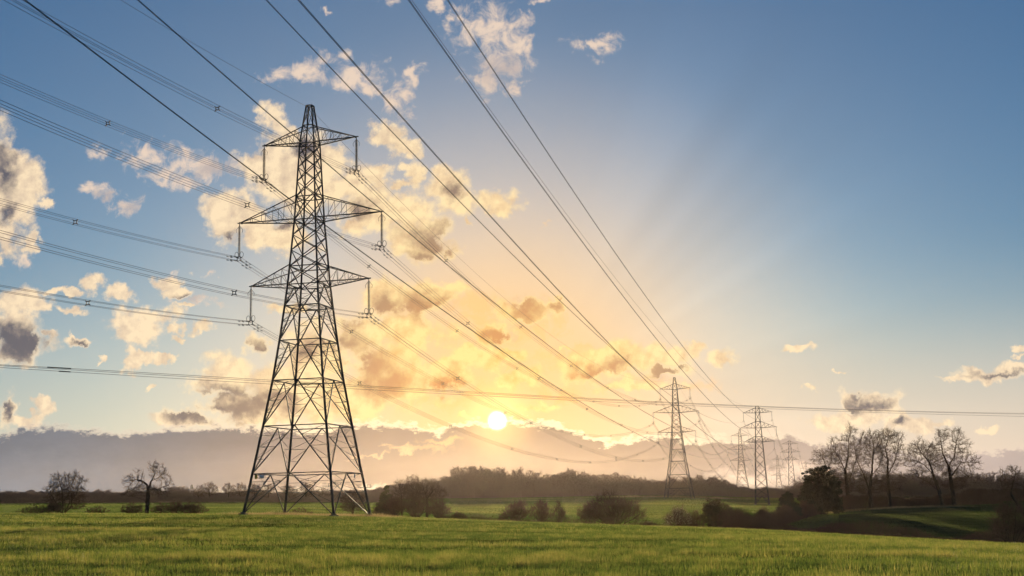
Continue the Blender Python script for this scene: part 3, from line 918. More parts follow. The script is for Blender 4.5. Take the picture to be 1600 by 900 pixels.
# ------------------------------------------------------------------ bushes, evergreens, hedges
def bush_arrays(rx, ry, h, stems, seed, n_att=500, step=0.18, tw_r=0.008, twigs=3, tw_len=0.55, low=0.0, r_tip=0.010):
    """multi-stemmed thorn: stems fan out from the stool, each carrying its own ragged head"""
    g = np.random.default_rng(seed)
    ells = [(0, 0, h * 0.42, rx * 0.62, ry * 0.62, h * 0.36)]
    tr = []
    for k in range(stems):
        t = (k + 0.5) / stems * 2 - 1
        yy = g.normal(0, 0.45) * ry
        hh = h * (0.98 - 0.42 * abs(t) ** 1.6) * (0.72 + 0.30 * g.random())
        ex = rx * t * 0.86
        ells.append((ex, yy * 0.8, hh * 0.68, rx * (0.18 + 0.16 * g.random()), ry * 0.26, hh * 0.33))
        tr.append([(ex * 0.16, yy * 0.15, -0.05), (ex * 0.45, yy * 0.5, hh * 0.30), (ex * 0.8, yy * 0.7, hh * 0.52)])
    return tree_arrays(ells, tr, n_att=n_att, step=step, seed=seed, r_tip=r_tip, twigs=twigs, tw_len=tw_len, sub=2, tw_r=tw_r, cut=0.035, up=0.55, kill=1.8)


def make_bush(px, py_top, py_base_vis, half_px, Y, label, seed, name='bare_shrub', cat='shrub', group=None, mat=None, stems=9, n_att=700, blossom=0, leaf=None, nleaf=0):
    b = base_at(px, Y); s = px2m(Y)
    h = at(px, py_top, Y)[2] - b[2]; rx = half_px * s
    tv, cv = bush_arrays(rx, min(rx, h * 0.9), h, stems, seed, n_att=n_att, step=max(0.16, h / 22), tw_r=0.006 + Y * 3.4e-5, r_tip=0.014 + Y * 4e-5, tw_len=h * 0.19, twigs=5)
    V_ = cv[0]                                   # bring the grown thorn to its measured size
    lo, hi = np.percentile(V_[:, 0], [1, 99]); kx = 2 * rx / max(hi - lo, .1); kz = h / max(np.percentile(V_[:, 2], 99.3), .1)
    for A_ in (tv[0], cv[0]):
        A_[:, 0] = (A_[:, 0] - (lo + hi) / 2 * (A_[:, 2] > 0.4)) * kx; A_[:, 1] *= kx; A_[:, 2] *= kz
    root = empty(name, b); tag(root, label, cat, group)
    tv = join_arrays([tv, box_arrays((0, 0, -0.04), rx * 0.9, rx * 0.7, 0.12)])       # the stool
    link('stem', raw_mesh('stem', tv[0], tv[1], 4, BARK), root)
    link('twigs', raw_mesh('twigs', cv[0], cv[1], 4, mat or TWIG_RED), root)
    g = np.random.default_rng(seed + 500)
    if blossom:
        V = cv[0][g.integers(0, len(cv[0]), blossom)]
        V = V[V[:, 2] > h * 0.35]
        lv, lf = leaf_quads(V, 0.055, g); link('blossom', raw_mesh('blossom', lv, lf, 4, BLOSSOM), root)
    if nleaf:
        c = in_ellipsoids([(0, 0, h * 0.48, rx * 0.92, rx * 0.8, h * 0.50)], 90, g)
        V = c[g.integers(0, len(c), nleaf)] + g.normal(0, 0.20 * rx ** 0.5, (nleaf, 3)); V = V[V[:, 2] > 0.1]
        lv, lf = leaf_quads(V, 0.13, g); link('foliage', raw_mesh('foliage', lv, lf, 4, leaf or EVERGREEN), root)
    return root


def leaf_quads(c, size, g):
    n = len(c)
    a = g.normal(size=(n, 3)); a /= np.linalg.norm(a, axis=1, keepdims=True)
    b = np.cross(a, g.normal(size=(n, 3))); b /= np.linalg.norm(b, axis=1, keepdims=True)
    s = size * (0.55 + 0.9 * g.random(n))[:, None]
    v = np.stack([c - a * s, c + b * s * 0.45, c + a * s, c - b * s * 0.45], 1).reshape(-1, 3)
    return v, np.arange(4 * n).reshape(-1, 4)


def leafy_tree(name, px, Y, lobes, label, mat, nclump, nleaf, size, seed, trunk_r=0.3, spread=0.55, cat='tree'):
    b = base_at(px, Y); bz = b[2]; g = np.random.default_rng(seed)
    E_ = [ell(l[0], l[1], l[2], l[3], px, bz, Y) for l in lobes]
    cl = in_ellipsoids(E_, nclump, g)
    rad = (0.35 + 0.9 * g.random(nclump)) * spread
    k = g.integers(0, nclump, nleaf)
    d = g.normal(size=(nleaf, 3)); d /= np.linalg.norm(d, axis=1, keepdims=True); d *= (g.random(nleaf) ** 0.45)[:, None]
    d[:, 2] *= 0.7
    V = cl[k] + d * rad[k][:, None] * 1.5
    V = V[V[:, 2] > 0.15]
    root = empty(name, b); tag(root, label, cat)
    tv, cv = tree_arrays(E_, [[(0, 0, -0.1), (0.1, 0, E_[0][2] * 0.7)]], n_att=260, step=0.4, seed=seed, twigs=0, r_tip=0.03, cut=0.05, r_base=trunk_r)
    link('trunk', raw_mesh('trunk', *join_pair(tv, cv), 4, BARK), root)
    lv, lf = leaf_quads(V, size, g); link('crown', raw_mesh('crown', lv, lf, 4, mat), root)
    return root


def join_pair(a, b):
    v, f = join_arrays([a, b]); return v, f


leafy_tree('evergreen_tree', 1283, 340, [(1285, 762, 28, 34), (1272, 770, 18, 26), (1300, 770, 17, 26), (1286, 738, 16, 14), (1263, 742, 8, 10), (1262, 775, 12, 18), (1295, 748, 14, 16), (1284, 788, 30, 14), (1265, 792, 15, 11), (1303, 791, 15, 12)],
           'big dark evergreen tree left of the tall bare trees', EVERGREEN, 480, 60000, 0.20, 71, 0.4, 0.62)
leafy_tree('conifer_tree', 603, 268, [(604, 766, 4, 10), (603, 778, 8, 12), (602, 790, 14, 14), (601, 800, 17, 12)],
           'dark pointed conifer beside the right foot of the near pylon', CONIFER, 240, 30000, 0.13, 72, 0.2, 0.34)
leafy_tree('evergreen_shrub', 1230, 300, [(1231, 790, 15, 18), (1222, 796, 12, 14), (1241, 797, 12, 13), (1232, 778, 10, 9)],
           'rounded dark evergreen bush on the hedge line, left of the big evergreen', EVERGREEN, 160, 17000, 0.15, 73, 0.15, 0.42, 'shrub')
leafy_tree('thorn_shrub', 1122, 205, [(1120, 796, 20, 17), (1108, 806, 13, 15), (1134, 806, 15, 15), (1124, 815, 24, 12), (1112, 788, 10, 10)],
           'largest dark round bush at the foot of the right field, left end of its hedge', CONIFER, 240, 26000, 0.11, 74, 0.15, 0.34, 'shrub')

SG = 'bare shrubs beyond the crest'
make_bush(958, 770, 820, 46, 235, 'widest bare shrub with a domed crown, in the middle of the valley', 81, group=SG, n_att=2000, stems=11)
make_bush(922, 782, 820, 18, 238, 'lower bare shrub joined to the left side of the wide domed shrub', 82, group=SG, n_att=700)
make_bush(806, 783, 818, 22, 236, 'fan shaped bare shrub, leftmost of the three in the valley', 83, group=SG, n_att=800)
make_bush(846, 782, 818, 17, 238, 'squat bare shrub, middle one of the three in the valley', 84, group=SG, n_att=650)
make_bush(873, 783, 819, 11, 237, 'narrow upright bare shrub, right one of the three in the valley', 85, group=SG, n_att=600)
make_bush(786, 803, 818, 8, 240, 'tiny bare shrub at the left of the fan shaped one', 86, group=SG, n_att=250)
make_bush(618, 776, 810, 18, 262, 'dense brown underwood just right of the conifer in the clump', 94, group='underwood of the clump', n_att=900)
make_bush(650, 778, 810, 22, 258, 'dense brown underwood in the middle of the clump', 95, group='underwood of the clump', n_att=1000)
make_bush(686, 780, 811, 17, 256, 'dense brown underwood at the right end of the clump', 96, group='underwood of the clump', n_att=800)
make_bush(717, 799, 812, 12, 232, 'low bare shrub between the clump and the valley shrubs', 87, group=SG, n_att=420)
make_bush(691, 800, 811, 9, 236, 'low bare shrub at the right foot of the clump', 88, group=SG, n_att=300)
make_bush(1060, 792, 826, 21, 212, 'pale blossoming shrub left of the largest dark bush', 89, group=None, n_att=900, blossom=2600)
make_bush(1085, 798, 826, 15, 214, 'bare shrub squeezed between the pale blossom and the largest dark bush', 90, group=SG, n_att=700)
make_bush(1012, 815, 822, 16, 215, 'very low reddish scrub left of the pale blossoming shrub', 91, group=SG, n_att=450)
make_bush(1574, 780, 845, 34, 172, 'big twiggy bush at the right edge, behind the near crest', 92, n_att=2400, stems=16, mat=TWIG)
make_bush(1168, 806, 822, 18, 222, 'ragged bare thorn in the climbing hedge, right of the largest dark bush', 97, group='thorns in the climbing hedge', n_att=800)
make_bush(1196, 800, 816, 16, 256, 'bare thorn halfway up the climbing hedge', 98, group='thorns in the climbing hedge', n_att=700)
make_bush(1258, 783, 804, 14, 318, 'bare thorn between the rounded evergreen bush and the big evergreen', 99, group='thorns in the climbing hedge', n_att=700)
make_bush(470, 793, 806, 17, 178, 'low bramble bush framed by the base of the near pylon', 93, n_att=700)
LG = 'scrub in the left field'
for i, (px, tp, hw, lab) in enumerate([(56, 789, 27, 'low spreading scrub at the left foot of the round-headed tree'), (84, 784, 17, 'dark scrub against the stems of the round-headed tree'),
        (150, 791, 17, 'small scrub bush between the two field trees'), (208, 786, 19, 'scrub bush left of the lone oak trunk'), (251, 787, 16, 'scrub bush right of the lone oak trunk'),
        (276, 784, 17, 'taller scrub bush right of the lone oak'), (302, 785, 22, 'widest dense scrub bush, farthest right of the lone oak')]):
    make_bush(px, tp, 803, hw, 200 + 1.5 * i, lab, 100 + i, group=LG, n_att=800 if hw < 20 else 1200)


def hedge(name, label, pts, width, hfun, per_m, seed, mat=None, tw=0.014, tl=0.6, cat='hedge', kind=None, group=None, ragged=0.35):
    """twiggy hedge along ground points (x,y)"""
    g = np.random.default_rng(seed)
    p = np.array(pts, float); d = np.linalg.norm(np.diff(p, axis=0), axis=1); L = d.sum(); cum_ = np.concatenate([[0], np.cumsum(d)])
    n = int(L * per_m); s = g.random(n) * L
    k = np.clip(np.searchsorted(cum_, s) - 1, 0, len(d) - 1); t = (s - cum_[k]) / d[k]
    q = p[k] * (1 - t[:, None]) + p[k + 1] * t[:, None]
    dr = (p[k + 1] - p[k]) / d[k][:, None]; nrm = np.stack([-dr[:, 1], dr[:, 0]], 1)
    off = g.normal(0, 0.38, n).clip(-1, 1) * width / 2
    q = q + nrm * off[:, None]
    top = hfun(s / L) * (1 - ragged + 2 * ragged * fbm(s * 0.35 + seed, off * 0.3 + seed, 4)) * np.sqrt(np.clip(1 - (off / (width * 0.62)) ** 2, 0.05, 1))
    z = top * (g.random(n) ** 0.75)
    a = np.stack([q[:, 0], q[:, 1], ground_z(q[:, 0], q[:, 1]) + z - 0.05], 1)
    dd = g.normal(0, 0.7, (n, 3)); dd[:, 2] = np.abs(dd[:, 2]) + 0.35; dd /= np.linalg.norm(dd, axis=1, keepdims=True)
    ln = tl * (0.4 + 0.9 * g.random(n))
    e = a + dd * ln[:, None]
    v, f = tube_arrays(a, e, tw, tw * 0.5, 3)
    st = a[g.random(n) < 0.06]
    st0 = st.copy(); st0[:, 2] = ground_z(st[:, 0], st[:, 1]) - 0.05
    v2, f2 = tube_arrays(st0, st, tw * 2, tw * 1.2, 4)
    v, f = join_arrays([(v, f), (v2, f2)])
    o = link(name, raw_mesh(name, v, f, 4, mat or TWIG_RED))
    return tag(o, label, None if kind else cat, group, kind)


hedge('field_hedge', 'long dark low hedge below the left-hand woods, running behind the near pylon', [P2(-40, 786, 458), P2(150, 786, 456), P2(330, 785, 456), P2(600, 784, 462)], 3.0, lambda t: 1.5 + 0 * t, 170, 201, WOOD_FAR, 0.035, 0.9, ragged=0.6)
hedge('rising_hedge', 'ragged hedge climbing from the largest dark bush to the big evergreen', [P2(1140, 828, 205), P2(1180, 822, 235), P2(1215, 812, 275), P2(1250, 802, 320), P2(1275, 796, 345)], 4.0, lambda t: 2.7 - 0.3 * t + 0.5 * np.sin(t * 25), 380, 202, TWIG_RED, 0.015, 0.9, ragged=0.75)
hedge('hedgerow', 'thick dark hedgerow round the feet of the tall bare trees', [P2(1290, 795, 362), P2(1350, 792, 372), P2(1430, 789, 378), P2(1500, 786, 384), P2(1560, 782, 392)], 5.0, lambda t: 2.9 + 0.8 * np.sin(t * 9), 420, 203, TWIG_RED, 0.020, 0.9)
hedge('clipped_hedge', 'even topped dark hedge running off to the right edge', [P2(1505, 782, 425), P2(1560, 779, 428), P2(1640, 776, 432)], 4.0, lambda t: 3.6 + 0 * t, 520, 204, TWIG, 0.024, 0.8, ragged=0.15)
hedge('undergrowth', 'dark brambles and scrub below the near crest on the right', [P2(1130, 830, 168), P2(1230, 834, 172), P2(1330, 838, 176), P2(1450, 842, 178), P2(1560, 846, 178), P2(1640, 850, 178)], 7.0, lambda t: 2.0 + 0.9 * np.sin(t * 14 + 1), 420, 205, TWIG_RED, 0.013, 0.6, kind='stuff', ragged=0.6)
hedge('undergrowth', 'dark brambles between the valley shrubs beyond the crest', [P2(690, 812, 225), P2(780, 818, 228), P2(900, 822, 228), P2(1010, 824, 225), P2(1100, 828, 210)], 4.0, lambda t: 1.0 + 0.3 * np.sin(t * 20), 160, 206, TWIG_RED, 0.013, 0.5, kind='stuff', ragged=0.6)


# ------------------------------------------------------------------ woods (read as one mass each)
def wood_templates(n):
    T = []
    for i in range(n):
        g = np.random.default_rng(900 + i)
        lob = [(0, 0, 7.6, 3.1, 3.1, 4.6)] + [(g.normal(0, 1.7), g.normal(0, 1.7), 4.5 + 6.0 * g.random(), 2.0, 2.0, 2.4) for _ in range(4)]
        tv, cv = tree_arrays(lob, [[(0, 0, -0.3), (0.1, 0.1, 2.5), (g.normal(0, .4), 0, 5.0)]], n_att=230, step=0.55, seed=900 + i, r_tip=0.045, twigs=3, tw_len=1.6, sub=3, tw_r=0.042, cut=0.11, r_base=0.30)
        v, f = join_arrays([tv, cv])
        top = v[:, 2].max(); v = v * np.array([1, 1, 12.0 / top])
        T.append((v, f))
    return T


WT = wood_templates(6)


def wood(name, label, prof, Y0, Y1, spacing, seed, under=2.5):
    g = np.random.default_rng(seed)
    prof = np.array(prof, float); parts = []
    px0, px1 = prof[0, 0], prof[-1, 0]
    rows = max(3, int((Y1 - Y0) / 10))
    for rI in range(rows):
        Y = Y0 + (Y1 - Y0) * rI / (rows - 1)
        dpx = spacing / px2m(Y)
        for px in np.arange(px0, px1, dpx):
            q = px + g.normal(0, dpx * 0.35); yy = Y + g.normal(0, 3.5)
            b = base_at(q, yy); tp = np.interp(q, prof[:, 0], prof[:, 1])
            h = at(q, tp, yy)[2] - b[2]
            h *= (0.55 + 0.45 * g.random()) if rI < rows - 1 else (0.72 + 0.40 * g.random())
            if h < 2: continue
            v, f = WT[g.integers(0, len(WT))]
            a = g.random() * 6.28; w = (h / 12) ** 0.6 * (0.9 + 0.35 * g.random())
            c, s = math.cos(a) * w, math.sin(a) * w
            vv = np.stack([v[:, 0] * c - v[:, 1] * s + b[0], v[:, 0] * s + v[:, 1] * c + b[1], v[:, 2] * h / 12 + b[2]], 1)
            parts.append((vv, f))
    # scrub under the trees
    n = int((px1 - px0) * 150)
    q = px0 + g.random(n) * (px1 - px0); yy = Y0 - 4 + g.random(n) * (Y1 - Y0) * 0.6
    r = ray(800, 800); x = (q - 800) / FOC * yy
    z = ground_z(x, yy)
    tpz = np.interp(q, prof[:, 0], prof[:, 1])
    zz = under * (0.4 + 1.2 * fbm(q * 0.06 + seed, yy * 0.05, 3)) * g.random(n)
    a = np.stack([x, yy, z + zz - 0.1], 1); d = g.normal(0, 0.6, (n, 3)); d[:, 2] = np.abs(d[:, 2]) + 0.5
    d /= np.linalg.norm(d, axis=1, keepdims=True)
    parts.append(tube_arrays(a, a + d * (0.8 + 1.2 * g.random(n))[:, None], 0.05, 0.02, 3))
    v, f = join_arrays(parts)
    o = link(name, raw_mesh(name, v, f, 4, WOOD_FAR))
    return tag(o, label, None, None, 'stuff')


wood('left_wood', 'low dark winter wood along the left skyline', [(-60, 772), (0, 776), (20, 771), (42, 763), (62, 765), (80, 770), (110, 766), (130, 771), (155, 763), (180, 768), (205, 761), (222, 766), (250, 763), (276, 757), (292, 762), (308, 773), (345, 778), (420, 774), (520, 770), (600, 764)], 560, 610, 4.6, 301)
wood('middle_wood', 'brown winter wood below the sun', [(575, 764), (610, 754), (640, 746), (680, 746), (700, 740), (720, 730), (745, 723), (775, 726), (790, 728), (800, 738), (806, 724), (825, 731), (850, 738), (870, 733), (900, 731), (930, 736), (960, 740), (1000, 742), (1030, 746), (1060, 745), (1100, 740), (1125, 744), (1150, 752), (1180, 766), (1200, 774)], 600, 660, 4.0, 302, 3.0)
wood('right_wood', 'dark winter wood behind the tall bare trees', [(1195, 772), (1220, 764), (1250, 748), (1275, 738), (1320, 736), (1400, 735), (1480, 735), (1560, 737), (1600, 738), (1660, 738)], 600, 655, 4.2, 303, 3.0)

# ------------------------------------------------------------------ pylons
LINE_TH = 0.2597                                   # heading of the power line
EX = np.array([math.cos(LINE_TH), -math.sin(LINE_TH), 0]); NX = np.array([math.sin(LINE_TH), math.cos(LINE_TH), 0])


def lattice_pylon(label, group, loc, spec, foot_dz):
    """built about its own base, x along the crossarms, y along the line; copied for the pylons farther off"""
    root = empty('pylon', loc, -LINE_TH)
    tag(root, label, 'pylon', group)
    lv = spec['levels']                              # (height, half width)
    hs = np.array([l[0] for l in lv]); ws = np.array([l[1] for l in lv])
    W = lambda h: float(np.interp(h, hs, ws))
    cor = lambda h, sx, sy: np.array([sx * W(h), sy * W(h), h])
    CS = [(-1, -1), (1, -1), (1, 1), (-1, 1)]
    lg = spec['leg']
    for i, (sx, sy) in enumerate(CS):
        pts = [cor(h, sx, sy) for h in hs if h <= spec['top']]
        pts[0] = pts[0] + (pts[0] - pts[1]) / (pts[1][2] - pts[0][2]) * (-foot_dz[i])
        pts[0] = np.array([pts[0][0], pts[0][1], foot_dz[i]])
        segs = [(pts[k], pts[k + 1], lg * (1 - 0.45 * pts[k][2] / spec['top']), lg * (1 - 0.45 * pts[k + 1][2] / spec['top'])) for k in range(len(pts) - 1)]
        tubes('leg', segs, STEEL, 4, root)
        c = pts[0]
        v, f = join_arrays([box_arrays((c[0], c[1], c[2] - 0.05), 0.8, 0.8, 0.4), box_arrays((c[0], c[1], c[2] + 0.2), 0.45, 0.45, 0.24)])
        link('footing', raw_mesh('footing', v, f, 4, CONCRETE), root)
    ring, brace, fine = [], [], []
    bt, ft = spec['brace'], spec['fine']

    def face_pairs(): return [(CS[i], CS[(i + 1) % 4]) for i in range(4)]
    # K panels in the spread base: inverted V from the middle of the upper ring to the legs below
    kl = spec['k_levels']
    for n in range(len(kl) - 1):
        h0, h1 = kl[n], kl[n + 1]
        for fi, (ca, cb) in enumerate(face_pairs()):
            a1, b1 = cor(h1, *ca), cor(h1, *cb); mid = (a1 + b1) / 2
            a0, b0 = cor(h0, *ca), cor(h0, *cb)
            if n == 0:
                a0[2] += foot_dz[CS.index(ca)] + 0.1; b0[2] += foot_dz[CS.index(cb)] + 0.1
            ring.append((a1, b1, bt * 1.0))
            brace += [(mid, a0, bt), (mid, b0, bt)]
            for (c0, c1, m) in ((a0, a1, mid), (b0, b1, mid)):
                # secondary struts between the leg and its brace
                for t in (0.30, 0.56, 0.80):
                    pl = c0 + (c1 - c0) * t; pb = c0 + (m - c0) * t
                    fine.append((pl, pb, ft if t != 0.56 else ft * 1.3))
                for t0, t1 in ((0.30, 0.56), (0.56, 0.80)):
                    fine.append((c0 + (c1 - c0) * t0, c0 + (m - c0) * t1, ft))
                fine.append((c0 + (m - c0) * 0.80, c1, ft))
    # plan bracing across two rings
    for h in spec['plan']:
        m = [(cor(h, *a) + cor(h, *b)) / 2 for a, b in face_pairs()]
        for i in range(4): fine.append((m[i], m[(i + 1) % 4], ft * 1.2))
    # X panels up the cage
    xl = spec['x_levels']
    for n in range(len(xl) - 1):
        h0, h1 = xl[n], xl[n + 1]
        for ca, cb in face_pairs():
            tk = bt * (0.85 if h0 < 45 or spec is S_B else 0.5); brace += [(cor(h0, *ca), cor(h1, *cb), tk), (cor(h0, *cb), cor(h1, *ca), tk)]
    for h in spec['rings']:
        for ca, cb in face_pairs(): ring.append((cor(h, *ca), cor(h, *cb), bt))
    for k in range(0, len(ring), 4): tubes('ring_frame', ring[k:k + 4], STEEL, 4, root)
    tubes('bracing', brace + fine, STEEL, 4, root)
    # peak
    pk = [(cor(spec['top'], *a), cor(spec['top'], *b), bt * 1.2) for a, b in face_pairs()]
    tubes('peak_cap', pk, STEEL, 4, root)
    # step bolts up one leg
    sb = []
    for h in np.arange(4.5, spec['top'] - 1, 0.75):
        p = cor(h, 1, -1); sb.append((p, p + np.array([0.28, -0.1, 0]), 0.022))
    tubes('step_bolt', sb, STEEL, 3, root)['kind'] = 'stuff'
    # crossarms and insulator strings
    for (ht, half, rise) in spec['arms']:
        for s in (-1, 1):
            tip = np.array([s * half, 0, ht])
            low = [cor(ht - spec['arm_drop'], s, y) for y in (-1, 1)]; up = [cor(ht + rise, s, y) for y in (-1, 1)]
            seg = [(p, tip, bt * 1.15, bt * 0.9) for p in low] + [(p, tip, bt * 0.95, bt * 0.8) for p in up]
            N = spec['arm_bays']
            for y in (0, 1):
                prev = None
                for k in range(1, N):
                    t = k / N
                    a = low[y] + (tip - low[y]) * t; b = up[y] + (tip - up[y]) * t
                    seg.append((a, b, ft))
                    ap = low[y] + (tip - low[y]) * (k - 1) / N
                    seg.append((b, ap, ft))
            for k in range(1, N):
                t = k / N; t2 = (k - 1) / N
                a = low[0] + (tip - low[0]) * t; b = low[1] + (tip - low[1]) * t
                seg.append((a, b, ft)); seg.append((low[0] + (tip - low[0]) * t2, b, ft))
                a = up[0] + (tip - up[0]) * t; b = up[1] + (tip - up[1]) * t
                seg.append((a, b, ft))
            seg.append((tip - np.array([s * 0.2, 0.35, 0]), tip - np.array([s * 0.2, -0.35, 0]), bt * 1.3))
            seg.append((tip, tip + np.array([s * 0.25, 0, 0]), bt * 1.1))
            tubes('crossarm', seg, STEEL, 4, root)
            insulator(root, tip + np.array([0, 0, -0.1]), spec['ins'], spec['disc'], spec['horns'])
    return root


def insulator(root, p, L, disc, horns):
    segs = [(p, p + [0, 0, -0.35], 0.05)]
    n = int((L - 1.0) / 0.155)
    z = p[2] - 0.35
    for k in range(n):
        c = np.array([p[0], p[1], z - k * 0.155])
        segs.append((c, c + [0, 0, -0.06], 0.05, disc)); segs.append((c + [0, 0, -0.06], c + [0, 0, -0.085], disc, 0.08)); segs.append((c + [0, 0, -0.085], c + [0, 0, -0.155], 0.05))
    zb = z - n * 0.155
    segs.append((np.array([p[0], p[1], zb]), np.array([p[0], p[1], p[2] - L + 0.35]), 0.055))
    o = tubes('insulator_string', segs, GLASS_INS, 8, root)
    yk = []
    q = np.array([p[0], p[1], p[2] - L + 0.35])
    for sx in (-1, 1):
        yk.append((q, q + [sx * 0.25, 0, -0.15], 0.06)); yk.append((q + [sx * 0.25, 0, -0.15], q + [sx * 0.25, 0, -0.55], 0.05))
    yk.append((q + [-0.25, -0.3, -0.55], q + [-0.25, 0.3, -0.55], 0.06)); yk.append((q + [0.25, -0.3, -0.55], q + [0.25, 0.3, -0.55], 0.06))
    yk.append((q + [-0.25, -0.3, -0.1], q + [-0.25, 0.3, -0.1], 0.06)); yk.append((q + [0.25, -0.3, -0.1], q + [0.25, 0.3, -0.1], 0.06))
    tubes('yoke_plate', yk, STEEL, 4, o)
    if horns:
        up_ = []
        for sx in (-1, 1):
            hn = []                                         # racquet-shaped arcing horns at the live end
            cc = q + np.array([sx * 0.34, 0, 0.22])
            an = np.linspace(0, 2 * np.pi, 15)
            ring_ = [cc + np.array([math.cos(a) * 0.23, 0, math.sin(a) * 0.36]) for a in an]
            hn += [(ring_[k], ring_[k + 1], 0.03) for k in range(14)]
            hn.append((q + [0, 0, -0.25], cc + np.array([0, 0, -0.36]), 0.03))
            up_.append((p + [0, 0, -0.2], p + [sx * 0.45, 0, -0.75], 0.025)); up_.append((p + [sx * 0.45, 0, -0.75], p + [sx * 0.38, 0, -1.1], 0.025))
            tubes('arcing_horn', hn, STEEL, 4, o)
        tubes('upper_arcing_horn', up_, STEEL, 4, o)


S_A = dict(levels=[(0, 5.60), (4.81, 4.84), (10.34, 3.98), (15.74, 3.19), (20.52, 2.62), (24.73, 2.19), (27.5, 1.93), (35.6, 1.36), (45.2, 0.93), (50, 0.36)],
           top=50.0, leg=0.17, brace=0.078, fine=0.030, k_levels=[0, 4.81, 10.34, 15.74, 20.52, 24.73, 27.35],
           plan=[15.74, 24.73], rings=[27.35, 29.6, 35.4, 38.3, 45.05, 47.4],
           x_levels=[27.35, 29.6, 31.6, 33.5, 35.4, 38.3, 40.2, 42.0, 43.6, 45.05, 47.4, 50.0],
           arms=[(45.47, 6.15, 1.75), (35.84, 9.39, 2.65), (27.77, 7.71, 2.05)], arm_drop=0.35, arm_bays=5, ins=4.45, disc=0.21, horns=True)
k_ = 38.0 / 42.0
S_B = dict(levels=[(0, 2.9 * k_), (8 * k_, 2.4 * k_), (27.2 * k_, 1.45 * k_), (33 * k_, 1.15 * k_), (39.4 * k_, 0.85 * k_), (41.2 * k_, 0.80 * k_), (42 * k_, 0.55 * k_)],
           top=42 * k_, leg=0.15, brace=0.075, fine=0.04, k_levels=[0, 5.2 * k_], plan=[5.2 * k_], rings=[8.6 * k_, 27.2 * k_, 29.4 * k_, 33 * k_, 35.6 * k_, 39.2 * k_, 41.2 * k_],
           x_levels=[5.2 * k_, 8.6 * k_, 12.4 * k_, 16.2 * k_, 20 * k_, 23.8 * k_, 27.2 * k_, 29.4 * k_, 33 * k_, 35.6 * k_, 39.2 * k_, 41.2 * k_],
           arms=[(39.4 * k_, 5.8 * k_, 1.9 * k_), (33.2 * k_, 7.3 * k_, 2.4 * k_), (27.4 * k_, 6.1 * k_, 2.2 * k_)], arm_drop=0.2, arm_bays=4, ins=3.5 * k_, disc=0.16, horns=False)

T1 = np.array([-24.5672, 154.1252, -0.3935 + EYE]); T2 = np.array([66.1831, 531.7397, 1.272 + EYE])
# corners in S_A order (-,-),(+,-),(+,+),(-,+): follow the slope
dz = []
for sx, sy in [(-1, -1), (1, -1), (1, 1), (-1, 1)]:
    q = T1 + EX * sx * 5.6 + NX * sy * 5.6
    dz.append(gz(q[0], q[1]) + 0.05 - T1[2])
pyl = lattice_pylon('towering lattice steel pylon nearest the camera, standing at the edge of the crop field', 'pylons of the left line', tuple(T1), S_A, dz)
# signs and the climbing guard of the near pylon
g_h = 3.1
gw = 5.6 - (5.6 - 4.84) * g_h / 4.81
for sx, sy in [(-1, -1), (1, -1), (1, 1), (-1, 1)]:
    gseg = []
    c = np.array([sx * gw, sy * gw, g_h])
    for (ax, ay) in ((sx, 0), (0, sy)):
        o_ = np.array([ax, ay, 0.0])
        gseg.append((c - o_ * 1.2, c + o_ * 0.8, 0.035)); gseg.append((c + o_ * 0.8, c + o_ * 0.8 + [0, 0, 0.35], 0.03))
    for zz in (0, 0.18, 0.36):
        gseg.append((c + np.array([sx * 0.8, 0, zz]), c + np.array([0, sy * 0.8, zz]), 0.02)); gseg.append((c + np.array([-sx * 1.2, 0, zz]), c + np.array([0, -sy * 1.2, zz]), 0.02))
    tubes('climbing_guard', gseg, STEEL, 4, pyl)
for (fx, mat_, w_, h_) in ((-0.62, SIGN_Y, 0.34, 0.46), (-0.47, SIGN_W, 0.62, 0.40)):
    hw = 4.84
    v, f = box_arrays((fx * 4.84 * 1.0 - 1.3, -hw - 0.14, 4.81 - 0.36), w_, 0.03, h_)
    o = link('sign_plate', raw_mesh('sign_plate', v, f, 4, mat_), pyl)
    o['label'] = 'yellow warning plate' if mat_ is SIGN_Y else 'pale blue and white number plate'
v, f = box_arrays((4.84 + 0.14, 2.2, 4.81 - 0.36), 0.03, 0.4, 0.42)
link('sign_plate', raw_mesh('sign_plate', v, f, 4, SIGN_W), pyl)['label'] = 'small pale plate on the right face'


def far_copy(src, loc, label, group):
    c = copy_tree(src); c.location = loc; c['label'] = label; c['group'] = group
    for ch in list(c.children):
        if ch.name.startswith(('sign_plate', 'climbing_guard', 'step_bolt', 'footing')) : bpy.data.objects.remove(ch)
    return c


def pyl_at(px, py, Y, H):
    p = at(px, py, Y); return np.array([p[0], Y, p[2] - H])


LA, LB = 'pylons of the left line', 'pylons of the right line'
A2 = T2
A3 = pyl_at(1155.5, 670.5, 935, 50); A4 = pyl_at(1214.5, 711, 1450, 50)
far_copy(pyl, tuple(A2), 'distant full height pylon with wide crossarms, in front of the brown wood', LA)
far_copy(pyl, tuple(A3), 'faint pylon partly hidden just left of the dark second-line pylon', LA)
far_copy(pyl, tuple(A4), 'very faint tiny pylon low between the two second-line pylons', LA)
B3 = pyl_at(1183, 634.5, 485, 38); B4 = pyl_at(1233.5, 688, 892, 38); B5 = pyl_at(1258.7, 721, 1500, 38)
pb = lattice_pylon('dark distant pylon with a short blunt peak, standing in the green field on the right', LB, tuple(B3), S_B, [gz(*(B3 + EX * sx * 2.6 + NX * sy * 2.6)[:2]) - B3[2] for sx, sy in [(-1, -1), (1, -1), (1, 1), (-1, 1)]])
far_copy(pb, tuple(B4), 'fainter pylon with a short peak, seen left of the big dark evergreen', LB)
far_copy(pb, tuple(B5), 'smallest faint pylon just above the big dark evergreen', LB)

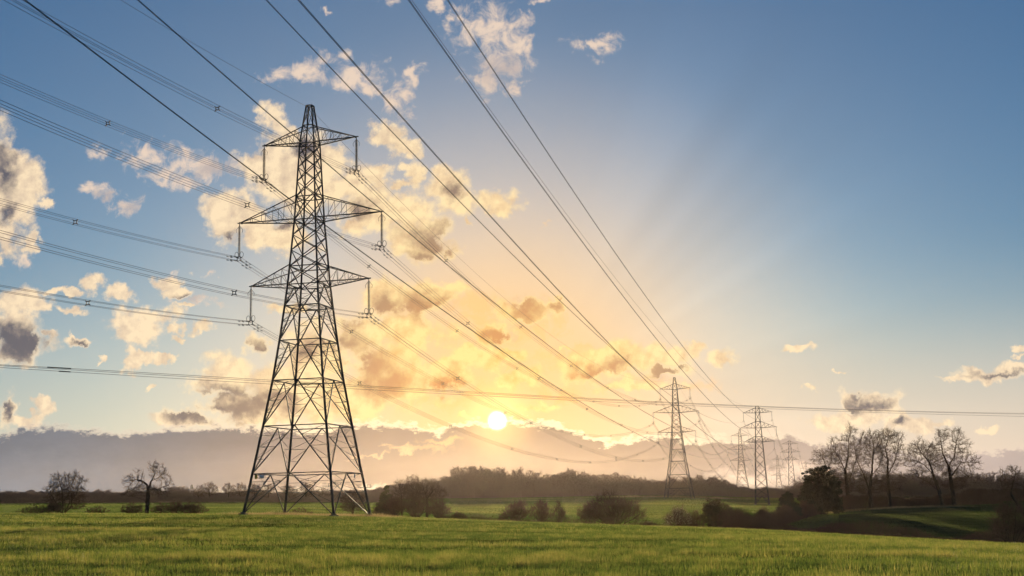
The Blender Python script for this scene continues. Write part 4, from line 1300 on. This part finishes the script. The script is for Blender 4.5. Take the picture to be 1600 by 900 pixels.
# ------------------------------------------------------------------ conductors
ARMN = {0: 'top', 1: 'middle', 2: 'bottom'}; SIDEN = {-1: 'left', 1: 'right'}


def att(T, spec, i, s, extra=0.0):
    a = spec['arms'][i]
    return T + EX * s * a[1] + np.array([0, 0, a[0] - 0.1 - spec['ins'] + extra])


def span_pts(A, B, sag, n=90):
    t = np.linspace(0, 1, n)[:, None]
    P = A * (1 - t) + B * t; P[:, 2] -= 4 * sag * (t * (1 - t))[:, 0]
    return P


def wire_mesh(P, r, k=5):
    return tube_arrays(P[:-1], P[1:], r, r, k)


def lerp_at(P, t):
    f = t * (len(P) - 1); i = min(int(f), len(P) - 2); return P[i] + (P[i + 1] - P[i]) * (f - i)


def bundle(name, A, B, sag, label, cat, group, quad=True, r=0.0165, sp=0.25, spacers=(), dampers=True, n=110):
    mid = (A + B) / 2
    root = empty(name, tuple(A)); tag(root, label, cat, group)
    P = span_pts(A, B, sag, n) - A
    offs = [(-sp, 0.225), (sp, 0.225), (-sp, -0.225), (sp, -0.225)] if quad else [(-sp, 0), (sp, 0)]
    for ox, oz in offs:
        v, f = wire_mesh(P + EX * ox + np.array([0, 0, oz]), r); link('conductor', raw_mesh('conductor', v, f, 4, WIRE), root)
    for t in spacers:
        c = lerp_at(P, t); sg = []
        pts = [c + EX * ox + np.array([0, 0, oz]) for ox, oz in ((-sp, .225), (sp, .225), (sp, -.225), (-sp, -.225))]
        inn = [c + EX * ox * .6 + np.array([0, 0, oz * .6]) for ox, oz in ((-sp, .225), (sp, .225), (sp, -.225), (-sp, -.225))]
        for k in range(4):
            sg.append((inn[k], inn[(k + 1) % 4], 0.045)); sg.append((inn[k], pts[k] + (pts[k] - inn[k]) * 0.3, 0.055))
        tubes('spacer', sg, STEEL, 4, root)
    if dampers:
        L = np.linalg.norm(B - A)
        for t in (1 - 1.6 / L, 1 - 2.6 / L) if dampers == 'end' else (1.6 / L, 2.6 / L) if dampers == 'start' else (1.6 / L, 2.6 / L, 1 - 1.6 / L, 1 - 2.6 / L):
            for ox, oz in offs:
                c = lerp_at(P, t) + EX * ox + np.array([0, 0, oz - 0.10]); tubes('vibration_damper', [(c - NX * 0.22, c - NX * 0.1, 0.07), (c + NX * 0.1, c + NX * 0.22, 0.07), (c - NX * 0.1, c + NX * 0.1, 0.02), (c, c + [0, 0, 0.1], 0.03)], STEEL, 4, root)
    return root


T0 = np.array([-118.25, -212.19, 37.66 + EYE])
SPX_IN = {(0, 1): (344, 169.5), (0, -1): (168, 190), (1, 1): (389.6, 317.5), (1, -1): (117, 344), (2, 1): (365, 452.5), (2, -1): (137.5, 471.5)}
SPX_OUT = {(0, 1): (696, 411), (1, 1): (728, 506), (2, 1): (714, 591), (0, -1): (576, 418), (1, -1): (548, 519), (2, -1): (562, 602)}


def px_of(P):
    X, Y, Z = P[0], P[1], P[2] - EYE
    d = Y * CA + Z * SA; u = -Y * SA + Z * CA
    x, y = FOC * X / d, FOC * u / d
    return 800 + CR * x - SR * y, 450 - (SR * x + CR * y)


def spacer_ts(A, B, sag, px, pitch):
    P = span_pts(A, B, sag, 400); best = None
    for i in range(5, 395):
        if P[i][1] < 10: continue
        u, v = px_of(P[i]); d = (u - px[0]) ** 2 + (v - px[1]) ** 2
        if best is None or d < best[0]: best = (d, i / 399)
    L = np.linalg.norm(B - A); t0 = best[1]
    ts = [t0 + k * pitch / L for k in range(-8, 9)]
    return [t for t in ts if 0.03 < t < 0.97 and lerp_at(P, t)[1] > 12]


for i in range(3):
    for s in (-1, 1):
        nm = f"{SIDEN[s]} end of the near pylon's {ARMN[i]} crossarm"
        A, B = att(T0, S_A, i, s), att(T1, S_A, i, s)
        bundle('conductor_bundle', A, B, 18.4, f'four-wire power line reaching the {nm}', 'power line', 'line into the near pylon', spacers=spacer_ts(A, B, 18.4, SPX_IN[(i, s)], 62), dampers='end')
        A, B = att(T1, S_A, i, s), att(A2, S_A, i, s)
        bundle('conductor_bundle', A, B, 11.9, f'four-wire power line running away from the {nm}', 'power line', 'line beyond the near pylon', spacers=spacer_ts(A, B, 11.9, SPX_OUT[(i, s)], 48), dampers='start')
        bundle('conductor_bundle', att(A2, S_A, i, s), att(A3, S_A, i, s), 15.0, f"far power line leaving the {SIDEN[s]} of the distant wide-armed pylon's {ARMN[i]} arm", 'power line', 'far spans of the left line', dampers=False, r=0.024, n=60, spacers=(0.15, 0.35, 0.5, 0.65, 0.85))
        bundle('conductor_bundle', att(A3, S_A, i, s), att(A4, S_A, i, s), 18.0, f"faintest far power line beyond the half-hidden pylon, {ARMN[i]} crossarm, {SIDEN[s]} end", 'power line', 'far spans of the left line', dampers=False, r=0.028, n=40)
for A, B, sag, lab in ((T0, T1, 17.4, 'single thin earth wire reaching the peak of the near pylon from the upper left'), (T1, A2, 12.3, 'single thin earth wire running from the peak of the near pylon to the distant pylon'), (A2, A3, 13.0, 'faint earth wire from the peak of the distant wide-armed pylon')):
    P = span_pts(A + [0, 0, 49.7], B + [0, 0, 49.7], sag, 110); v, f = wire_mesh(P, 0.017)
    tag(link('earth_wire', raw_mesh('earth_wire', v, f, 4, WIRE)), lab, 'earth wire', 'earth wires')
B0 = np.array([-43.66, -59.05, 11.89 + EYE])
B3w = np.array([100.243, 535.899, -2.406 + EYE])    # direction fitted at this depth; pylon stands on the same sight lines, nearer
kB = 485 / 535.9
for i in range(3):
    for s in (-1, 1):
        A = B0 + EX * s * [5.8, 7.3, 6.1][i] + np.array([0, 0, [39.4, 33.2, 27.4][i] - 3.5])
        A = (A - [0, 0, EYE]) * kB + [0, 0, EYE]
        B = att(B3, S_B, i, s)
        bundle('conductor_bundle', A, B, 15.44 * kB, f"overhead power line to the {SIDEN[s]} of the dark short-peaked pylon's {ARMN[i]} arm", 'power line', 'line passing overhead', quad=False, r=0.017, sp=0.03, dampers=False)
        bundle('conductor_bundle', att(B3, S_B, i, s), att(B4, S_B, i, s), 11.0, f"far power line beyond the dark short-peaked pylon, {ARMN[i]} crossarm, {SIDEN[s]} end", 'power line', 'far spans of the right line', quad=False, r=0.024, sp=0.15, dampers=False, n=50)
        bundle('conductor_bundle', att(B4, S_B, i, s), att(B5, S_B, i, s), 14.0, f"faintest far power line beyond the second short-peaked pylon, {ARMN[i]} crossarm, {SIDEN[s]} end", 'power line', 'far spans of the right line', quad=False, r=0.028, sp=0.15, dampers=False, n=40)
A = (B0 + [0, 0, 42.0] - [0, 0, EYE]) * kB + [0, 0, EYE]
P = span_pts(A, B3 + [0, 0, 38.0], 16.36 * kB, 130); v, f = wire_mesh(P, 0.016)
tag(link('earth_wire', raw_mesh('earth_wire', v, f, 4, WIRE)), 'thin earth wire passing above the camera to the peak of the short-peaked pylon', 'earth wire', 'earth wires')
P = span_pts(B3 + [0, 0, 38.0], B4 + [0, 0, 38.0], 9.0, 60); v, f = wire_mesh(P, 0.02)
tag(link('earth_wire', raw_mesh('earth_wire', v, f, 4, WIRE)), 'faint earth wire beyond the short-peaked pylon', 'earth wire', 'earth wires')

# ---- the low three-wire line that crosses the whole view
cxs = np.array([0, 140, 400, 560, 760, 1000, 1260, 1600.])
for j, (ys, lab) in enumerate((([570.0, 577.2, 592.0, 603.0, 613.5, 626.0, 637.5, 645.8], 'uppermost of the three thin cables crossing the whole view'),
                ([571.5, 579.3, 594.5, 605.3, 615.3, 627.3, 638.6, 647.0], 'middle one of the three thin cables crossing the whole view'),
                ([574.5, 582.3, 599.0, 608.6, 618.6, 629.6, 641.5, 650.5], 'lowest of the three thin cables crossing the whole view'))):
    co = np.polyfit(cxs, ys, 3); pp = []
    for px in np.linspace(-110, 1710, 120):
        Y = 100 / (1 - (1 - 100 / 186) * px / 1600)
        p = at(px, np.polyval(co, px), Y + 0.6 * j); pp.append(p)
    pp = np.array(pp)
    root = empty('overhead_cable', tuple(pp[0])); tag(root, lab, 'cable', 'cables crossing the view')
    v, f = wire_mesh(pp - pp[0], 0.017); link('cable', raw_mesh('cable', v, f, 4, WIRE), root)
    if j in (0, 2):
        px_s = (74, 111) if j == 0 else (92, 110)
        q0 = [at(px, np.polyval(co, px), 100 / (1 - (1 - 100 / 186) * px / 1600) + 0.6 * j) - pp[0] for px in px_s]
        tubes('splice_sleeve', [(q0[0], q0[1], 0.045)], STEEL, 6, root)

# ---- slim lattice mast on the left skyline
mb = base_at(299, 640); mt = at(299, 757, 640)[2] - mb[2]
mast = empty('radio_mast', mb); tag(mast, 'thin radio mast on the skyline, left of the near pylon', 'mast')
ms = []
for sx, sy in ((-1, -1), (1, -1), (1, 1), (-1, 1)): ms.append((np.array([sx * 0.35, sy * 0.35, 0]), np.array([sx * 0.2, sy * 0.2, mt]), 0.07))
for h in np.arange(0, mt - 1, 1.2):
    ms.append((np.array([-.35, -.35, h]), np.array([.35, -.35, h + 1.2]), 0.035)); ms.append((np.array([.35, .35, h]), np.array([-.35, .35, h + 1.2]), 0.035))
tubes('shaft', ms, STEEL, 4, mast)
v, f = join_arrays([box_arrays((0.45, 0, mt - 1.2), 0.3, 0.3, 1.8), box_arrays((-0.45, 0, mt - 1.2), 0.3, 0.3, 1.8), box_arrays((0, -0.45, mt - 3.4), 0.5, 0.3, 0.6)])
link('antenna', raw_mesh('antenna', v, f, 4, STEEL), mast)

# ------------------------------------------------------------------ hazy evening air
if HAZE > 0:
    m, b = new_mat('haze')
    pv = m.node_tree.nodes.new('ShaderNodeVolumePrincipled')
    pv.inputs['Color'].default_value = (0.95, 0.76, 0.60, 1)
    pv.inputs['Density'].default_value = HAZE
    pv.inputs['Anisotropy'].default_value = 0.8
    mo = m.node_tree.nodes.new('ShaderNodeOutputMaterial'); m.node_tree.links.new(pv.outputs[0], mo.inputs['Volume'])
    v, f = box_arrays((0, 0, 30), 5600, 5600, 140)
    hz = link('haze', raw_mesh('haze', v, f, 4, m)); tag(hz, kind='stuff')
